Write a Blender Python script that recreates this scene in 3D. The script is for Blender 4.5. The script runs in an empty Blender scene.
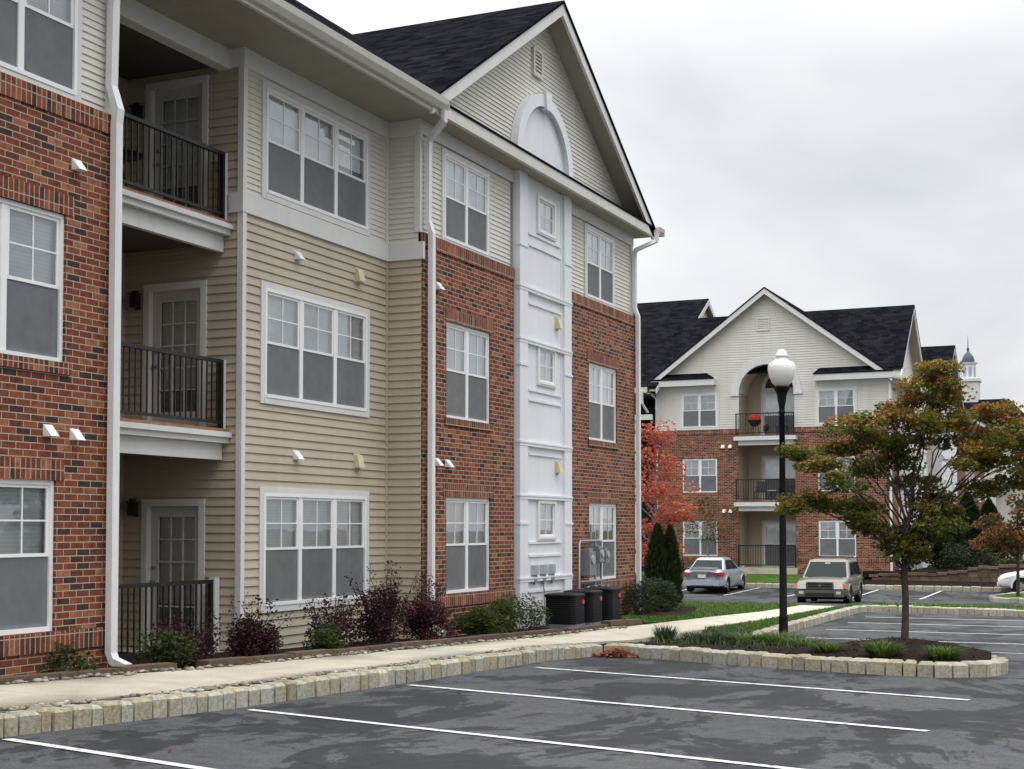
import bpy, bmesh, math, random
from mathutils import Vector, Matrix, noise
from mathutils.geometry import tessellate_polygon
random.seed(7)
S = bpy.context.scene
COL = S.collection
rad = math.radians

# ------------------------------------------------------------------ camera, sky, sun, exposure
CAM_YAW = math.atan2(646, 1440)
cd = bpy.data.cameras.new('camera'); cam = bpy.data.objects.new('camera', cd); COL.objects.link(cam)
cd.sensor_width = 36; cd.lens = 50.625; cd.shift_y = 0.0852
cd.clip_start = 0.1; cd.clip_end = 3000
cam.location = (0, 0, 1.85); cam.rotation_euler = (rad(92.2), 0, CAM_YAW)
S.camera = cam

SUN_EL, SUN_AZ = 68, 25          # azimuth measured from +x towards -y (the sun stands in front of the main facade)
W = bpy.data.worlds.new('World'); S.world = W; W.use_nodes = True
nt = W.node_tree; nt.nodes.clear()
def wn(t, **k):
    n = nt.nodes.new(t)
    for a, b in k.items(): setattr(n, a, b)
    return n
wl = nt.links.new
out = wn('ShaderNodeOutputWorld'); bg = wn('ShaderNodeBackground'); bg.inputs[1].default_value = 0.1
sky = wn('ShaderNodeTexSky', sky_type='NISHITA'); sky.sun_disc = False
sky.sun_elevation = rad(SUN_EL); sky.sun_rotation = rad(90 + SUN_AZ)
tc = wn('ShaderNodeTexCoord'); sep = wn('ShaderNodeSeparateXYZ'); wl(tc.outputs['Generated'], sep.inputs[0])
def wm(op, a, b=None):
    n = wn('ShaderNodeMath', operation=op)
    for i, v in enumerate((a, b)):
        if v is None: continue
        if isinstance(v, (int, float)): n.inputs[i].default_value = v
        else: wl(v, n.inputs[i])
    return n.outputs[0]
zc = wm('ADD', wm('MAXIMUM', sep.outputs[2], 0.0), 0.28)
cmb = wn('ShaderNodeCombineXYZ')
wl(wm('DIVIDE', sep.outputs[0], zc), cmb.inputs[0]); wl(wm('DIVIDE', sep.outputs[1], zc), cmb.inputs[1])
n1 = wn('ShaderNodeTexNoise'); n1.inputs['Scale'].default_value = 1.25; n1.inputs['Detail'].default_value = 5; n1.inputs['Roughness'].default_value = 0.5
n1.inputs['Distortion'].default_value = 0.3
wl(cmb.outputs[0], n1.inputs['Vector'])
rmp = wn('ShaderNodeValToRGB')
rmp.color_ramp.elements[0].position = 0.3; rmp.color_ramp.elements[0].color = (5.9, 6.15, 6.4, 1)
rmp.color_ramp.elements[1].position = 0.68; rmp.color_ramp.elements[1].color = (9.3, 9.4, 9.5, 1)
wl(n1.outputs[0], rmp.inputs[0])
# cloud deck: brighter towards the zenith, and where the sun stands behind it
zen = wn('ShaderNodeMapRange'); zen.inputs['From Min'].default_value = 0.3; zen.inputs['From Max'].default_value = 1.0
zen.inputs['To Min'].default_value = 0.85; zen.inputs['To Max'].default_value = 4.2
wl(sep.outputs[2], zen.inputs['Value'])
dirv = wn('ShaderNodeVectorMath', operation='DOT_PRODUCT'); wl(tc.outputs['Generated'], dirv.inputs[0]); dirv.inputs[1].default_value = (-0.75, 0.60, 0.28)
glow = wn('ShaderNodeMapRange'); glow.interpolation_type = 'SMOOTHSTEP'
glow.inputs['From Min'].default_value = 0.78; glow.inputs['From Max'].default_value = 1.0; glow.inputs['To Min'].default_value = 1.0; glow.inputs['To Max'].default_value = 1.35
wl(dirv.outputs['Value'], glow.inputs['Value'])
bkd = wn('ShaderNodeVectorMath', operation='DOT_PRODUCT'); wl(tc.outputs['Generated'], bkd.inputs[0]); bkd.inputs[1].default_value = (0.91, -0.41, -0.1)
bk = wn('ShaderNodeMapRange'); bk.interpolation_type = 'SMOOTHSTEP'; bk.inputs['From Min'].default_value = -.1; bk.inputs['From Max'].default_value = 0.95; bk.inputs['To Min'].default_value = 1.0; bk.inputs['To Max'].default_value = 0.68  # dims the unseen sky behind the camera to deepen the balcony recess shade
wl(bkd.outputs['Value'], bk.inputs['Value'])
k = wm('MULTIPLY', wm('MULTIPLY', zen.outputs[0], glow.outputs[0]), bk.outputs[0])
sc1 = wn('ShaderNodeVectorMath', operation='SCALE'); wl(rmp.outputs[0], sc1.inputs[0]); wl(k, sc1.inputs['Scale'])
mx = wn('ShaderNodeMixRGB'); mx.inputs[0].default_value = 0.93
wl(sky.outputs[0], mx.inputs[1]); wl(sc1.outputs[0], mx.inputs[2]); wl(mx.outputs[0], bg.inputs[0]); wl(bg.outputs[0], out.inputs[0])

sl = bpy.data.lights.new('sun', 'SUN'); sl.energy = 0.5; sl.angle = rad(40); sl.color = (1, .97, .93)
so = bpy.data.objects.new('sun', sl); COL.objects.link(so)
d = Vector((math.cos(rad(SUN_EL)) * math.cos(rad(SUN_AZ)), -math.cos(rad(SUN_EL)) * math.sin(rad(SUN_AZ)), math.sin(rad(SUN_EL))))
so.rotation_euler = d.to_track_quat('Z', 'Y').to_euler()
vs = S.view_settings; vs.view_transform = 'Standard'; vs.look = 'None'; vs.exposure = 0.36; vs.gamma = 1; vs.use_curve_mapping = False
S.cycles.max_bounces = 8; S.cycles.transparent_max_bounces = 16

# ------------------------------------------------------------------ materials
MATS = {}
class NT:
    def __init__(s, name):
        s.m = bpy.data.materials.new(name); s.m.use_nodes = True; s.t = s.m.node_tree; s.t.nodes.clear()
        s.o = s.n('ShaderNodeOutputMaterial'); MATS[name] = s.m
    def n(s, t, ins=None, **k):
        n = s.t.nodes.new(t)
        for a, b in k.items(): setattr(n, a, b)
        for a, b in (ins or {}).items():
            if hasattr(b, 'links') or isinstance(b, bpy.types.NodeSocket): s.t.links.new(b, n.inputs[a])
            else: n.inputs[a].default_value = b
        return n
    def l(s, a, b): s.t.links.new(a, b)
    def pos(s): return s.n('ShaderNodeNewGeometry').outputs['Position']
    def objco(s): return s.n('ShaderNodeTexCoord').outputs['Object']
    def uv(s): return s.n('ShaderNodeUVMap', uv_map='uv').outputs[0]
    def noise(s, scale, detail=4, rough=.55, vec=None, dist=0):
        n = s.n('ShaderNodeTexNoise', {'Scale': scale, 'Detail': detail, 'Roughness': rough, 'Distortion': dist})
        s.l(vec if vec is not None else s.pos(), n.inputs['Vector']); return n.outputs[0]
    def ramp(s, fac, stops, interp='LINEAR'):
        n = s.n('ShaderNodeValToRGB'); s.l(fac, n.inputs[0]); cr = n.color_ramp; cr.interpolation = interp
        while len(cr.elements) > 1: cr.elements.remove(cr.elements[-1])
        for i, (p, c) in enumerate(stops):
            e = cr.elements[0] if i == 0 else cr.elements.new(p)
            e.position = p; e.color = (*c, 1) if len(c) == 3 else c
        return n.outputs[0]
    def mix(s, f, a, b, mode='MIX'):
        n = s.n('ShaderNodeMixRGB', blend_type=mode)
        for i, v in enumerate((f, a, b)):
            if isinstance(v, bpy.types.NodeSocket): s.l(v, n.inputs[i])
            elif isinstance(v, (int, float)): n.inputs[i].default_value = v if i == 0 else (v, v, v, 1)
            else: n.inputs[i].default_value = (*v, 1)
        return n.outputs[0]
    def math(s, op, a, b=None):
        n = s.n('ShaderNodeMath', operation=op)
        for i, v in enumerate((a, b)):
            if v is None: continue
            if isinstance(v, bpy.types.NodeSocket): s.l(v, n.inputs[i])
            else: n.inputs[i].default_value = v
        return n.outputs[0]
    def bump(s, h, strength=.3, dist=.01):
        return s.n('ShaderNodeBump', {'Height': h, 'Strength': strength, 'Distance': dist}).outputs[0]
    def pr(s, base, rough=.6, spec=.4, metal=0., normal=None, **kw):
        ins = {'Base Color': base if isinstance(base, bpy.types.NodeSocket) else (*base, 1), 'Roughness': rough, 'Specular IOR Level': spec, 'Metallic': metal}
        if normal is not None: ins['Normal'] = normal
        ins.update(kw)
        p = s.n('ShaderNodeBsdfPrincipled', ins); s.l(p.outputs[0], s.o.inputs[0]); return p
def simple(name, col, rough=.6, spec=.4, metal=0., var=.12, scale=3., bump=0.):
    t = NT(name)
    nz = t.noise(scale, 5)
    c = t.mix(1, col, t.ramp(nz, [(.25, (1 - var,) * 3), (.75, (1 + var * .6,) * 3)]), 'MULTIPLY')
    if 'siding' in name or name in ('white_trim', 'white_panel', 'gutter_paint', 'downspout_paint'):
        mp = t.n('ShaderNodeMapping', {'Scale': (5, 5, .22)}); t.l(t.pos(), mp.inputs[0])
        c = t.mix(1, c, t.ramp(t.noise(1., 5, .6, mp.outputs[0]), [(.3, (.945, .94, .925)), (.5, (1, 1, 1)), (.75, (1.02, 1.02, 1.02))]), 'MULTIPLY')
    nb = t.bump(t.noise(scale * 12, 3), bump, .01) if bump else None
    t.pr(c, rough, spec, metal, nb)
    return t.m

def brick_mat(name, w, h, offset, swap=False, tone=.94):
    t = NT(name); v = t.uv()
    b = t.n('ShaderNodeTexBrick', {'Vector': v, 'Color1': (0, 0, 0, 1), 'Color2': (1, 1, 1, 1), 'Mortar': (0, 0, 0, 1), 'Scale': 1., 'Mortar Size': .0068,
            'Mortar Smooth': .2, 'Bias': 0., 'Brick Width': w, 'Row Height': h}, offset=offset, offset_frequency=2)
    k = tone
    c = t.ramp(b.outputs['Color'], [(0, (.05*k, .032*k, .028*k)), (.13, (.115*k, .044*k, .028*k)), (.30, (.17*k, .056*k, .031*k)), (.55, (.20*k, .070*k, .037*k)), (.76, (.145*k, .050*k, .031*k)), (.85, (.25*k, .115*k, .06*k)), (.95, (.28*k, .14*k, .075*k))], 'CONSTANT')
    c = t.mix(1, c, (1.12, .93, .90), 'MULTIPLY')
    c = t.mix(.9, c, t.ramp(t.noise(9, 5, .65), [(.3, (.5, .5, .52)), (.5, (1, 1, 1)), (.72, (1.55, 1.45, 1.35))]), 'MULTIPLY')
    c = t.mix(.5, c, t.ramp(t.noise(.7, 3), [(.3, (.82, .82, .84)), (.7, (1.12, 1.1, 1.08))]), 'MULTIPLY')
    mort = t.mix(.6, (.40, .325, .235), t.ramp(t.noise(20, 2), [(.3, (.7, .7, .7)), (.7, (1.2, 1.2, 1.2))]), 'MULTIPLY')
    c = t.mix(b.outputs['Fac'], c, mort)
    hgt = t.math('SUBTRACT', t.math('MULTIPLY', t.noise(60, 3), .35), b.outputs['Fac'])
    t.pr(c, .85, .25, 0, t.bump(hgt, .6, .008))
    return t.m
M_BRICK = brick_mat('brick', .213, .0765, .5)
M_SOLD = brick_mat('soldier_brick', .0765, .225, 0.)
M_TAN = simple('tan_siding', (.455, .398, .305), .55, .35, var=.10, scale=.9)
M_CREAM = simple('cream_siding', (.66, .635, .57), .55, .35, var=.08, scale=.8)
M_TRIM = simple('white_trim', (.66, .655, .635), .5, .4, var=.07, scale=1.2)
M_PANEL = simple('white_panel', (.74, .755, .78), .5, .4, var=.06, scale=.8)
M_VINYL = simple('window_vinyl', (.80, .80, .80), .4, .45, var=.04)
M_SOFFIT = simple('soffit', (.34, .32, .26), .7, .2, var=.08)
M_DARKCEIL = simple('porch_ceiling', (.09, .08, .065), .8, .2)  # ceiling colour darkened to deepen the recess shade; deck undersides are dark wood
M_GUTTER = simple('gutter_paint', (.60, .585, .53), .45, .45, var=.08)
M_DOWN = simple('downspout_paint', (.72, .72, .71), .45, .45, var=.08)
M_BLACK = simple('black_metal', (.012, .012, .013), .45, .4)
M_POST = simple('lamp_post_paint', (.006, .006, .007), .6, .2)
M_GREYM = simple('grey_metal', (.23, .245, .26), .5, .5, .3)
M_GREYL = simple('light_grey_metal', (.42, .44, .46), .5, .5, .3)
M_BEIGE = simple('beige_plastic', (.62, .55, .36), .5, .4)
M_WHITEP = simple('white_plastic', (.78, .78, .77), .45, .4)
M_DARKP = simple('condenser_paint', (.007, .007, .009), .6, .2)
M_WOOD = simple('deck_wood', (.30, .17, .09), .8, .2, var=.3, scale=6)
M_DOOR = simple('door_paint', (.50, .49, .46), .5, .4)
M_DARKROOM = simple('dark_interior', (.03, .03, .032), .9, .1)  # near-black colour stands in for the shade of unlit rooms
M_RED = simple('red_label', (.55, .05, .04), .5, .4)
M_REDC = simple('red_cloth', (.5, .02, .025), .7, .2)
M_BLUEC = simple('blue_cloth', (.03, .06, .16), .7, .2)
M_GALV = simple('conduit', (.35, .36, .37), .45, .5, .5)

def shingles():
    t = NT('shingles'); v = t.uv()
    b = t.n('ShaderNodeTexBrick', {'Vector': v, 'Color1': (0, 0, 0, 1), 'Color2': (1, 1, 1, 1), 'Mortar': (.0, .0, .0, 1), 'Scale': 1., 'Mortar Size': .006,
            'Mortar Smooth': .2, 'Brick Width': .32, 'Row Height': .14}, offset=.5)
    c = t.ramp(b.outputs['Color'], [(0, (.007, .007, .009)), (.5, (.012, .012, .015)), (1, (.018, .018, .022))])
    c = t.mix(.8, c, t.ramp(t.noise(1.1, 4), [(.3, (.75, .75, .78)), (.7, (1.25, 1.25, 1.22))]), 'MULTIPLY')
    c = t.mix(.7, c, t.ramp(t.noise(150, 2), [(.3, (.5, .5, .5)), (.7, (1.5, 1.5, 1.5))]), 'MULTIPLY')
    t.pr(c, 1., .0, 0, t.bump(t.math('SUBTRACT', b.outputs['Color'], b.outputs['Fac']), .4, .006)); return t.m
M_ROOF = shingles()

def thin(name, kind):
    t = NT(name)
    if kind == 'glass':
        a = t.n('ShaderNodeBsdfTransparent', {'Color': (.96, .98, .99, 1)}); b = t.n('ShaderNodeBsdfGlossy', {'Color': (.95, .97, 1, 1), 'Roughness': .02})
        nb = t.bump(t.noise(1.2, 2), .05, .03); t.l(nb, b.inputs['Normal'])
        f = t.math('ADD', t.math('MULTIPLY', t.n('ShaderNodeFresnel', {'IOR': 1.5}).outputs[0], 2.4), .04)
        mx = t.n('ShaderNodeMixShader', {0: f})
    else:
        a = t.n('ShaderNodeBsdfTransparent', {'Color': (.7, .71, .73, 1)}); b = t.n('ShaderNodeBsdfPrincipled', {'Roughness': .6, 'Specular IOR Level': .3})
        rnd = t.n('ShaderNodeNewGeometry').outputs['Random Per Island']; cc = t.ramp(rnd, [(0, (.155, .16, .17)), (.5, (.195, .20, .21)), (1, (.235, .24, .25))]); t.l(t.mix(1, cc, t.ramp(t.noise(5, 5, .65), [(.3, (.88,) * 3), (.7, (1.12,) * 3)]), 'MULTIPLY'), b.inputs['Base Color'])
        w = t.math('MULTIPLY', t.noise(1.6, 3), .2)
        mx = t.n('ShaderNodeMixShader', {0: t.math('ADD', w, .62)})
    t.l(a.outputs[0], mx.inputs[1]); t.l(b.outputs[0], mx.inputs[2]); t.l(mx.outputs[0], t.o.inputs[0]); return t.m
M_GLASS = thin('window_glass', 'glass'); M_SCREEN = thin('insect_screen', 'screen')
def blind():
    t = NT('window_blind'); sp = t.n('ShaderNodeSeparateXYZ'); t.l(t.uv(), sp.inputs[0])
    fr = t.math('FRACT', t.math('MULTIPLY', sp.outputs[1], 22.))
    c = t.ramp(fr, [(0, (.80, .82, .82)), (.25, (.92, .93, .92)), (.8, (.93, .94, .93)), (1, (.84, .86, .86))])
    c = t.mix(.8, c, t.ramp(t.noise(1.7, 2), [(.3, (.75, .76, .78)), (.7, (1.1, 1.1, 1.1))]), 'MULTIPLY')
    c = t.mix(1, c, t.ramp(t.n('ShaderNodeNewGeometry').outputs['Random Per Island'], [(0, (.78, .79, .8)), (.5, (.95,) * 3), (1, (1, .99, .96))]), 'MULTIPLY')
    t.pr(c, .7, .2); return t.m
M_BLIND = blind()
def asphalt():
    t = NT('asphalt')
    mp = t.n('ShaderNodeMapping', {'Scale': (1., .62, 1.), 'Rotation': (0, 0, .2)}); t.l(t.pos(), mp.inputs[0])
    n1 = t.noise(.75, 10, .70, mp.outputs[0], .6); n2 = t.noise(2.3, 5, .6, mp.outputs[0], .3)
    wet = t.ramp(t.math('ADD', n1, t.math('MULTIPLY', n2, .3)), [(.640, (0,) * 3), (.648, (.9,) * 3), (.70, (1,) * 3)])
    dry = t.mix(1, (.084, .086, .090), t.ramp(t.noise(60, 4, .8), [(.3, (.5,) * 3), (.7, (1.5,) * 3)]), 'MULTIPLY')
    dry = t.mix(1, dry, t.ramp(t.noise(7, 5, .7), [(.3, (.82,) * 3), (.7, (1.16,) * 3)]), 'MULTIPLY')
    dry = t.mix(1, dry, t.ramp(t.noise(.35, 4), [(.3, (.8,) * 3), (.7, (1.15,) * 3)]), 'MULTIPLY')
    c = t.mix(wet, dry, t.mix(.75, dry, (.024, .025, .028)))
    c = t.mix(t.ramp(wet, [(0, (0,) * 3), (1, (1,) * 3)]), dry, c)
    cr = t.n('ShaderNodeTexVoronoi', {'Scale': .33}, feature='DISTANCE_TO_EDGE'); 
    wv = t.n('ShaderNodeVectorMath', operation='ADD'); t.l(t.pos(), wv.inputs[0])
    nz = t.n('ShaderNodeTexNoise', {'Scale': 1.3, 'Detail': 5}); t.l(t.pos(), nz.inputs['Vector']); t.l(nz.outputs[1], wv.inputs[1]); t.l(wv.outputs[0], cr.inputs['Vector'])
    crack = t.ramp(cr.outputs[0], [(0, (.5,) * 3), (.006, (1,) * 3)])
    c = t.mix(.7, c, crack, 'MULTIPLY')
    ro = t.ramp(wet, [(0, (1.,) * 3), (1, (.8,) * 3)])
    t.pr(c, ro, .06, 0, t.bump(t.noise(140, 2), .35, .006)); return t.m
M_ASPH = asphalt()
def paint():
    t = NT('line_paint')
    w = t.ramp(t.noise(16, 7, .75), [(.36, (.16,) * 3), (.44, (.5, .5, .48)), (.55, (.66, .66, .63)), (.7, (.74, .74, .71))])
    t.pr(w, .7, .3); return t.m
M_PAINT = paint()
def concrete():
    t = NT('concrete'); 
    c = t.mix(1, (.50, .455, .365), t.ramp(t.noise(1.5, 6), [(.3, (.82,) * 3), (.7, (1.12,) * 3)]), 'MULTIPLY')
    c = t.mix(1, c, t.ramp(t.noise(60, 3), [(.3, (.85,) * 3), (.7, (1.12,) * 3)]), 'MULTIPLY')
    sp = t.n('ShaderNodeSeparateXYZ'); t.l(t.pos(), sp.inputs[0])
    fr = t.math('FRACT', t.math('MULTIPLY', sp.outputs[1], .66))
    c = t.mix(1, c, t.ramp(fr, [(0, (.45,) * 3), (.012, (1,) * 3)]), 'MULTIPLY')
    t.pr(c, .9, .2, 0, t.bump(t.noise(80, 3), .2, .004)); return t.m
M_CONC = concrete()
def island_rand(name, stops, rough=.9, nscale=25, bump=.5):
    t = NT(name); r = t.n('ShaderNodeNewGeometry').outputs['Random Per Island']
    c = t.ramp(r, stops)
    c = t.mix(.9, c, t.ramp(t.noise(nscale, 6, .65), [(.28, (.5,) * 3), (.5, (.95,) * 3), (.72, (1.3,) * 3)]), 'MULTIPLY')
    c = t.mix(.5, c, t.ramp(t.noise(3, 4), [(.35, (1.05, .9, .68)), (.6, (1, 1, 1))]), 'MULTIPLY')
    t.pr(c, rough, .2, 0, t.bump(t.noise(nscale * 1.4, 5, .7), bump, .02)); return t.m
M_KERB = island_rand('granite_kerb', [(0, (.30, .285, .22)), (.35, (.43, .415, .35)), (.7, (.36, .335, .245)), (1, (.50, .49, .43))])
M_RETW = island_rand('wall_block', [(0, (.12, .09, .063)), (.5, (.165, .125, .09)), (1, (.10, .07, .05))])
M_TIMB = island_rand('edging_block', [(0, (.095, .066, .048)), (1, (.14, .10, .072))], nscale=14)
M_ROCK = island_rand('river_rock', [(0, (.14, .125, .10)), (.4, (.32, .30, .25)), (.7, (.24, .21, .165)), (1, (.52, .50, .45))], .8, 12, .2)
M_GRAVB = simple('gravel_base', (.16, .145, .115), .95, .1, var=.4, scale=18, bump=.8)
def mulch():
    t = NT('mulch')
    c = t.ramp(t.noise(22, 6, .7), [(.3, (.006, .004, .0035)), (.5, (.020, .012, .009)), (.7, (.05, .03, .021))])
    t.pr(c, .95, .1, 0, t.bump(t.noise(26, 6, .7), 1., .04)); return t.m
M_MULCH = mulch()
def lawn():
    t = NT('lawn')
    c = t.ramp(t.noise(2.2, 6, .65), [(.3, (.040, .085, .016)), (.5, (.065, .125, .024)), (.7, (.10, .155, .036))])
    c = t.mix(.8, c, t.ramp(t.noise(45, 4, .7), [(.3, (.55,) * 3), (.7, (1.35,) * 3)]), 'MULTIPLY')
    t.pr(c, .9, .1, 0, t.bump(t.noise(50, 4), .8, .03)); return t.m
M_LAWN = lawn()
def leafmat(name, trans=.42, rough=.55):
    t = NT(name); a = t.n('ShaderNodeAttribute', attribute_name='tint').outputs['Color']
    p = t.n('ShaderNodeBsdfPrincipled', {'Base Color': a, 'Roughness': rough, 'Specular IOR Level': .3}); q = t.n('ShaderNodeBsdfTranslucent', {'Color': a})
    mx = t.n('ShaderNodeMixShader', {0: trans}); t.l(p.outputs[0], mx.inputs[1]); t.l(q.outputs[0], mx.inputs[2]); t.l(mx.outputs[0], t.o.inputs[0]); return t.m
M_LEAF = leafmat('leaf')
M_BARK = simple('bark', (.085, .065, .05), .9, .15, var=.4, scale=12, bump=.7)
M_BARKP = simple('pale_bark', (.28, .26, .23), .9, .15, var=.3, scale=12, bump=.4)
def globe():
    t = NT('lamp_globe_acrylic')
    p = t.pr((.86, .85, .79), .3, .5); p.inputs['Subsurface Weight'].default_value = .3; p.inputs['Subsurface Radius'].default_value = (.1, .1, .1); return t.m
M_GLOBE = globe()
def carpaint(name, col, metal=.4):
    t = NT(name); p = t.pr(col, .35, .5, metal); p.inputs['Coat Weight'].default_value = .45; p.inputs['Coat Roughness'].default_value = .06; return t.m
M_SILVER = carpaint('silver_paint', (.42, .44, .49)); M_CHAMP = carpaint('champagne_paint', (.165, .148, .115)); M_WHITE = carpaint('white_paint', (.75, .76, .78), 0.)
M_CARGL = NT('car_glass'); M_CARGL.pr((.010, .017, .018), .12, .12); M_CARGL = M_CARGL.m
M_TYRE = simple('tyre_rubber', (.012, .012, .012), .8, .2); M_RIM = simple('alloy_rim', (.5, .51, .53), .3, .5, .8)
M_CHROME = simple('chrome', (.6, .6, .6), .15, .5, 1., var=.02); M_TAIL = simple('tail_lens', (.30, .010, .016), .15, .6, var=.02); M_LENS = simple('clear_lens', (.6, .6, .58), .15, .6, 0., var=.03)
M_AMBER = simple('amber_lens', (.6, .2, .06), .2, .5); M_TRIMP = simple('dark_trim', (.02, .02, .021), .6, .3); M_PLATE = simple('plate', (.6, .62, .6), .5, .4)
M_CLAD = carpaint('cladding_paint', (.125, .117, .098), .2)
M_DOME = simple('lead_dome', (.06, .07, .095), .5, .4)

# ------------------------------------------------------------------ mesh helpers
WL = {}
class MB:
    def __init__(s): s.v = []; s.f = []; s.sm = []
    def add(s, vs, fs, smooth=False):
        o = len(s.v); s.v += [tuple(v) for v in vs]; s.f += [tuple(i + o for i in f) for f in fs]; s.sm += [smooth] * len(fs)
    def quad(s, a, b, c, d): s.add([a, b, c, d], [(0, 1, 2, 3)])
    def poly(s, pts): s.add(pts, [tuple(range(len(pts)))])
    def box(s, x0, x1, y0, y1, z0, z1):
        x0, x1 = min(x0, x1), max(x0, x1); y0, y1 = min(y0, y1), max(y0, y1); z0, z1 = min(z0, z1), max(z0, z1)
        s.add([(x0, y0, z0), (x1, y0, z0), (x1, y1, z0), (x0, y1, z0), (x0, y0, z1), (x1, y0, z1), (x1, y1, z1), (x0, y1, z1)],
              [(3, 2, 1, 0), (4, 5, 6, 7), (0, 1, 5, 4), (1, 2, 6, 5), (2, 3, 7, 6), (3, 0, 4, 7)])
    def hexa(s, b, t): s.add(list(b) + list(t), [(3, 2, 1, 0), (4, 5, 6, 7), (0, 1, 5, 4), (1, 2, 6, 5), (2, 3, 7, 6), (3, 0, 4, 7)])
    def prism(s, pts, vec):
        vec = Vector(vec); n = len(pts); a = [Vector(p) for p in pts]; b = [p + vec for p in a]
        s.add(a + b, [tuple(range(n - 1, -1, -1)), tuple(range(n, 2 * n))] + [(i, (i + 1) % n, n + (i + 1) % n, n + i) for i in range(n)])
    def tube(s, path, r, n=8, cap=True, smooth=True):
        path = [Vector(p) for p in path]; rs = r if isinstance(r, (list, tuple)) else [r] * len(path); vs = []; fs = []
        for i, p in enumerate(path):
            t = (path[min(i + 1, len(path) - 1)] - path[max(i - 1, 0)]).normalized()
            u = t.cross(Vector((0, 0, 1))) if abs(t.z) < .95 else t.cross(Vector((1, 0, 0)))
            u.normalize(); w = t.cross(u)
            for j in range(n):
                a = 2 * math.pi * j / n; vs.append(p + (u * math.cos(a) + w * math.sin(a)) * rs[i])
        for i in range(len(path) - 1):
            for j in range(n): fs.append((i * n + j, i * n + (j + 1) % n, (i + 1) * n + (j + 1) % n, (i + 1) * n + j))
        s.add(vs, fs, smooth)
        if cap: s.add(vs[:n], [tuple(range(n))]); s.add(vs[-n:], [tuple(range(n))])
    def rect_tube(s, path, w, dpt, ax=(0, 1, 0)):      # rectangular pipe; ax = width axis
        ax = Vector(ax); path = [Vector(p) for p in path]; vs = []; fs = []
        for i, p in enumerate(path):
            t = (path[min(i + 1, len(path) - 1)] - path[max(i - 1, 0)]).normalized(); nn = t.cross(ax).normalized()
            for a, b in ((-1, -1), (1, -1), (1, 1), (-1, 1)): vs.append(p + ax * (a * w / 2) + nn * (b * dpt / 2))
        for i in range(len(path) - 1):
            for j in range(4): fs.append((i * 4 + j, i * 4 + (j + 1) % 4, i * 4 + 4 + (j + 1) % 4, i * 4 + 4 + j))
        fs += [(3, 2, 1, 0), tuple(len(vs) - 4 + j for j in range(4))]
        s.add(vs, fs)
    def lathe(s, prof, c=(0, 0, 0), n=20, smooth=True):
        vs = []; fs = []
        for r, z in prof:
            for j in range(n):
                a = 2 * math.pi * j / n; vs.append((c[0] + r * math.cos(a), c[1] + r * math.sin(a), c[2] + z))
        for i in range(len(prof) - 1):
            for j in range(n): fs.append((i * n + j, i * n + (j + 1) % n, (i + 1) * n + (j + 1) % n, (i + 1) * n + j))
        s.add(vs, fs, smooth)
    def build(s, name, mat, parent=None, loc=None, tint=None):
        off = Vector(loc) if loc is not None else (WL.get(parent, Vector((0, 0, 0))) if parent else Vector((0, 0, 0)))
        me = bpy.data.meshes.new(name)
        me.from_pydata([(v[0] - off.x, v[1] - off.y, v[2] - off.z) for v in s.v], [], s.f)
        uvl = me.uv_layers.new(name='uv')
        V = s.v; data = []
        for p in me.polygons:
            nx, ny, nz = abs(p.normal.x), abs(p.normal.y), abs(p.normal.z)
            for li in p.loop_indices:
                x, y, z = V[me.loops[li].vertex_index]
                if nz > .8 * max(nx, ny) : 
                    data += ((y, x) if nx > ny else (x, y))
                elif nx >= ny: data += (y, z)
                else: data += (x, z)
        uvl.data.foreach_set('uv', data)
        me.polygons.foreach_set('use_smooth', s.sm)
        if tint is not None:
            at = me.color_attributes.new('tint', 'FLOAT_COLOR', 'POINT'); at.data.foreach_set('color', tint)
        me.materials.append(mat); me.update()
        o = bpy.data.objects.new(name, me); COL.objects.link(o)
        if parent: o.parent = parent; WL[o] = WL.get(parent, Vector((0, 0, 0)))
        elif loc is not None: o.location = loc; WL[o] = Vector(loc)
        return o
def tag(o, label=None, cat=None, group=None, kind=None):
    if label: o['label'] = label
    if cat: o['category'] = cat
    if group: o['group'] = group
    if kind: o['kind'] = kind
    return o
def empty(name, loc, label, cat, group=None):
    o = bpy.data.objects.new(name, None); COL.objects.link(o); o.location = loc; o.empty_display_size = .2; WL[o] = Vector(loc)
    return tag(o, label, cat, group)
class Frame:
    def __init__(s, O, A, N): s.O = Vector(O); s.A = Vector(A); s.N = Vector(N)
    def p(s, a, z, d=0.): v = s.O + s.A * a + s.N * d; return Vector((v.x, v.y, v.z + z))
    def box(s, mb, a0, a1, z0, z1, d0, d1):
        mb.hexa([s.p(a0, z0, d1), s.p(a1, z0, d1), s.p(a1, z0, d0), s.p(a0, z0, d0)], [s.p(a0, z1, d1), s.p(a1, z1, d1), s.p(a1, z1, d0), s.p(a0, z1, d0)])
    def sub(s, d): return Frame(s.O + s.N * d, s.A, s.N)
X, Y = (1, 0, 0), (0, 1, 0)

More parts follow.
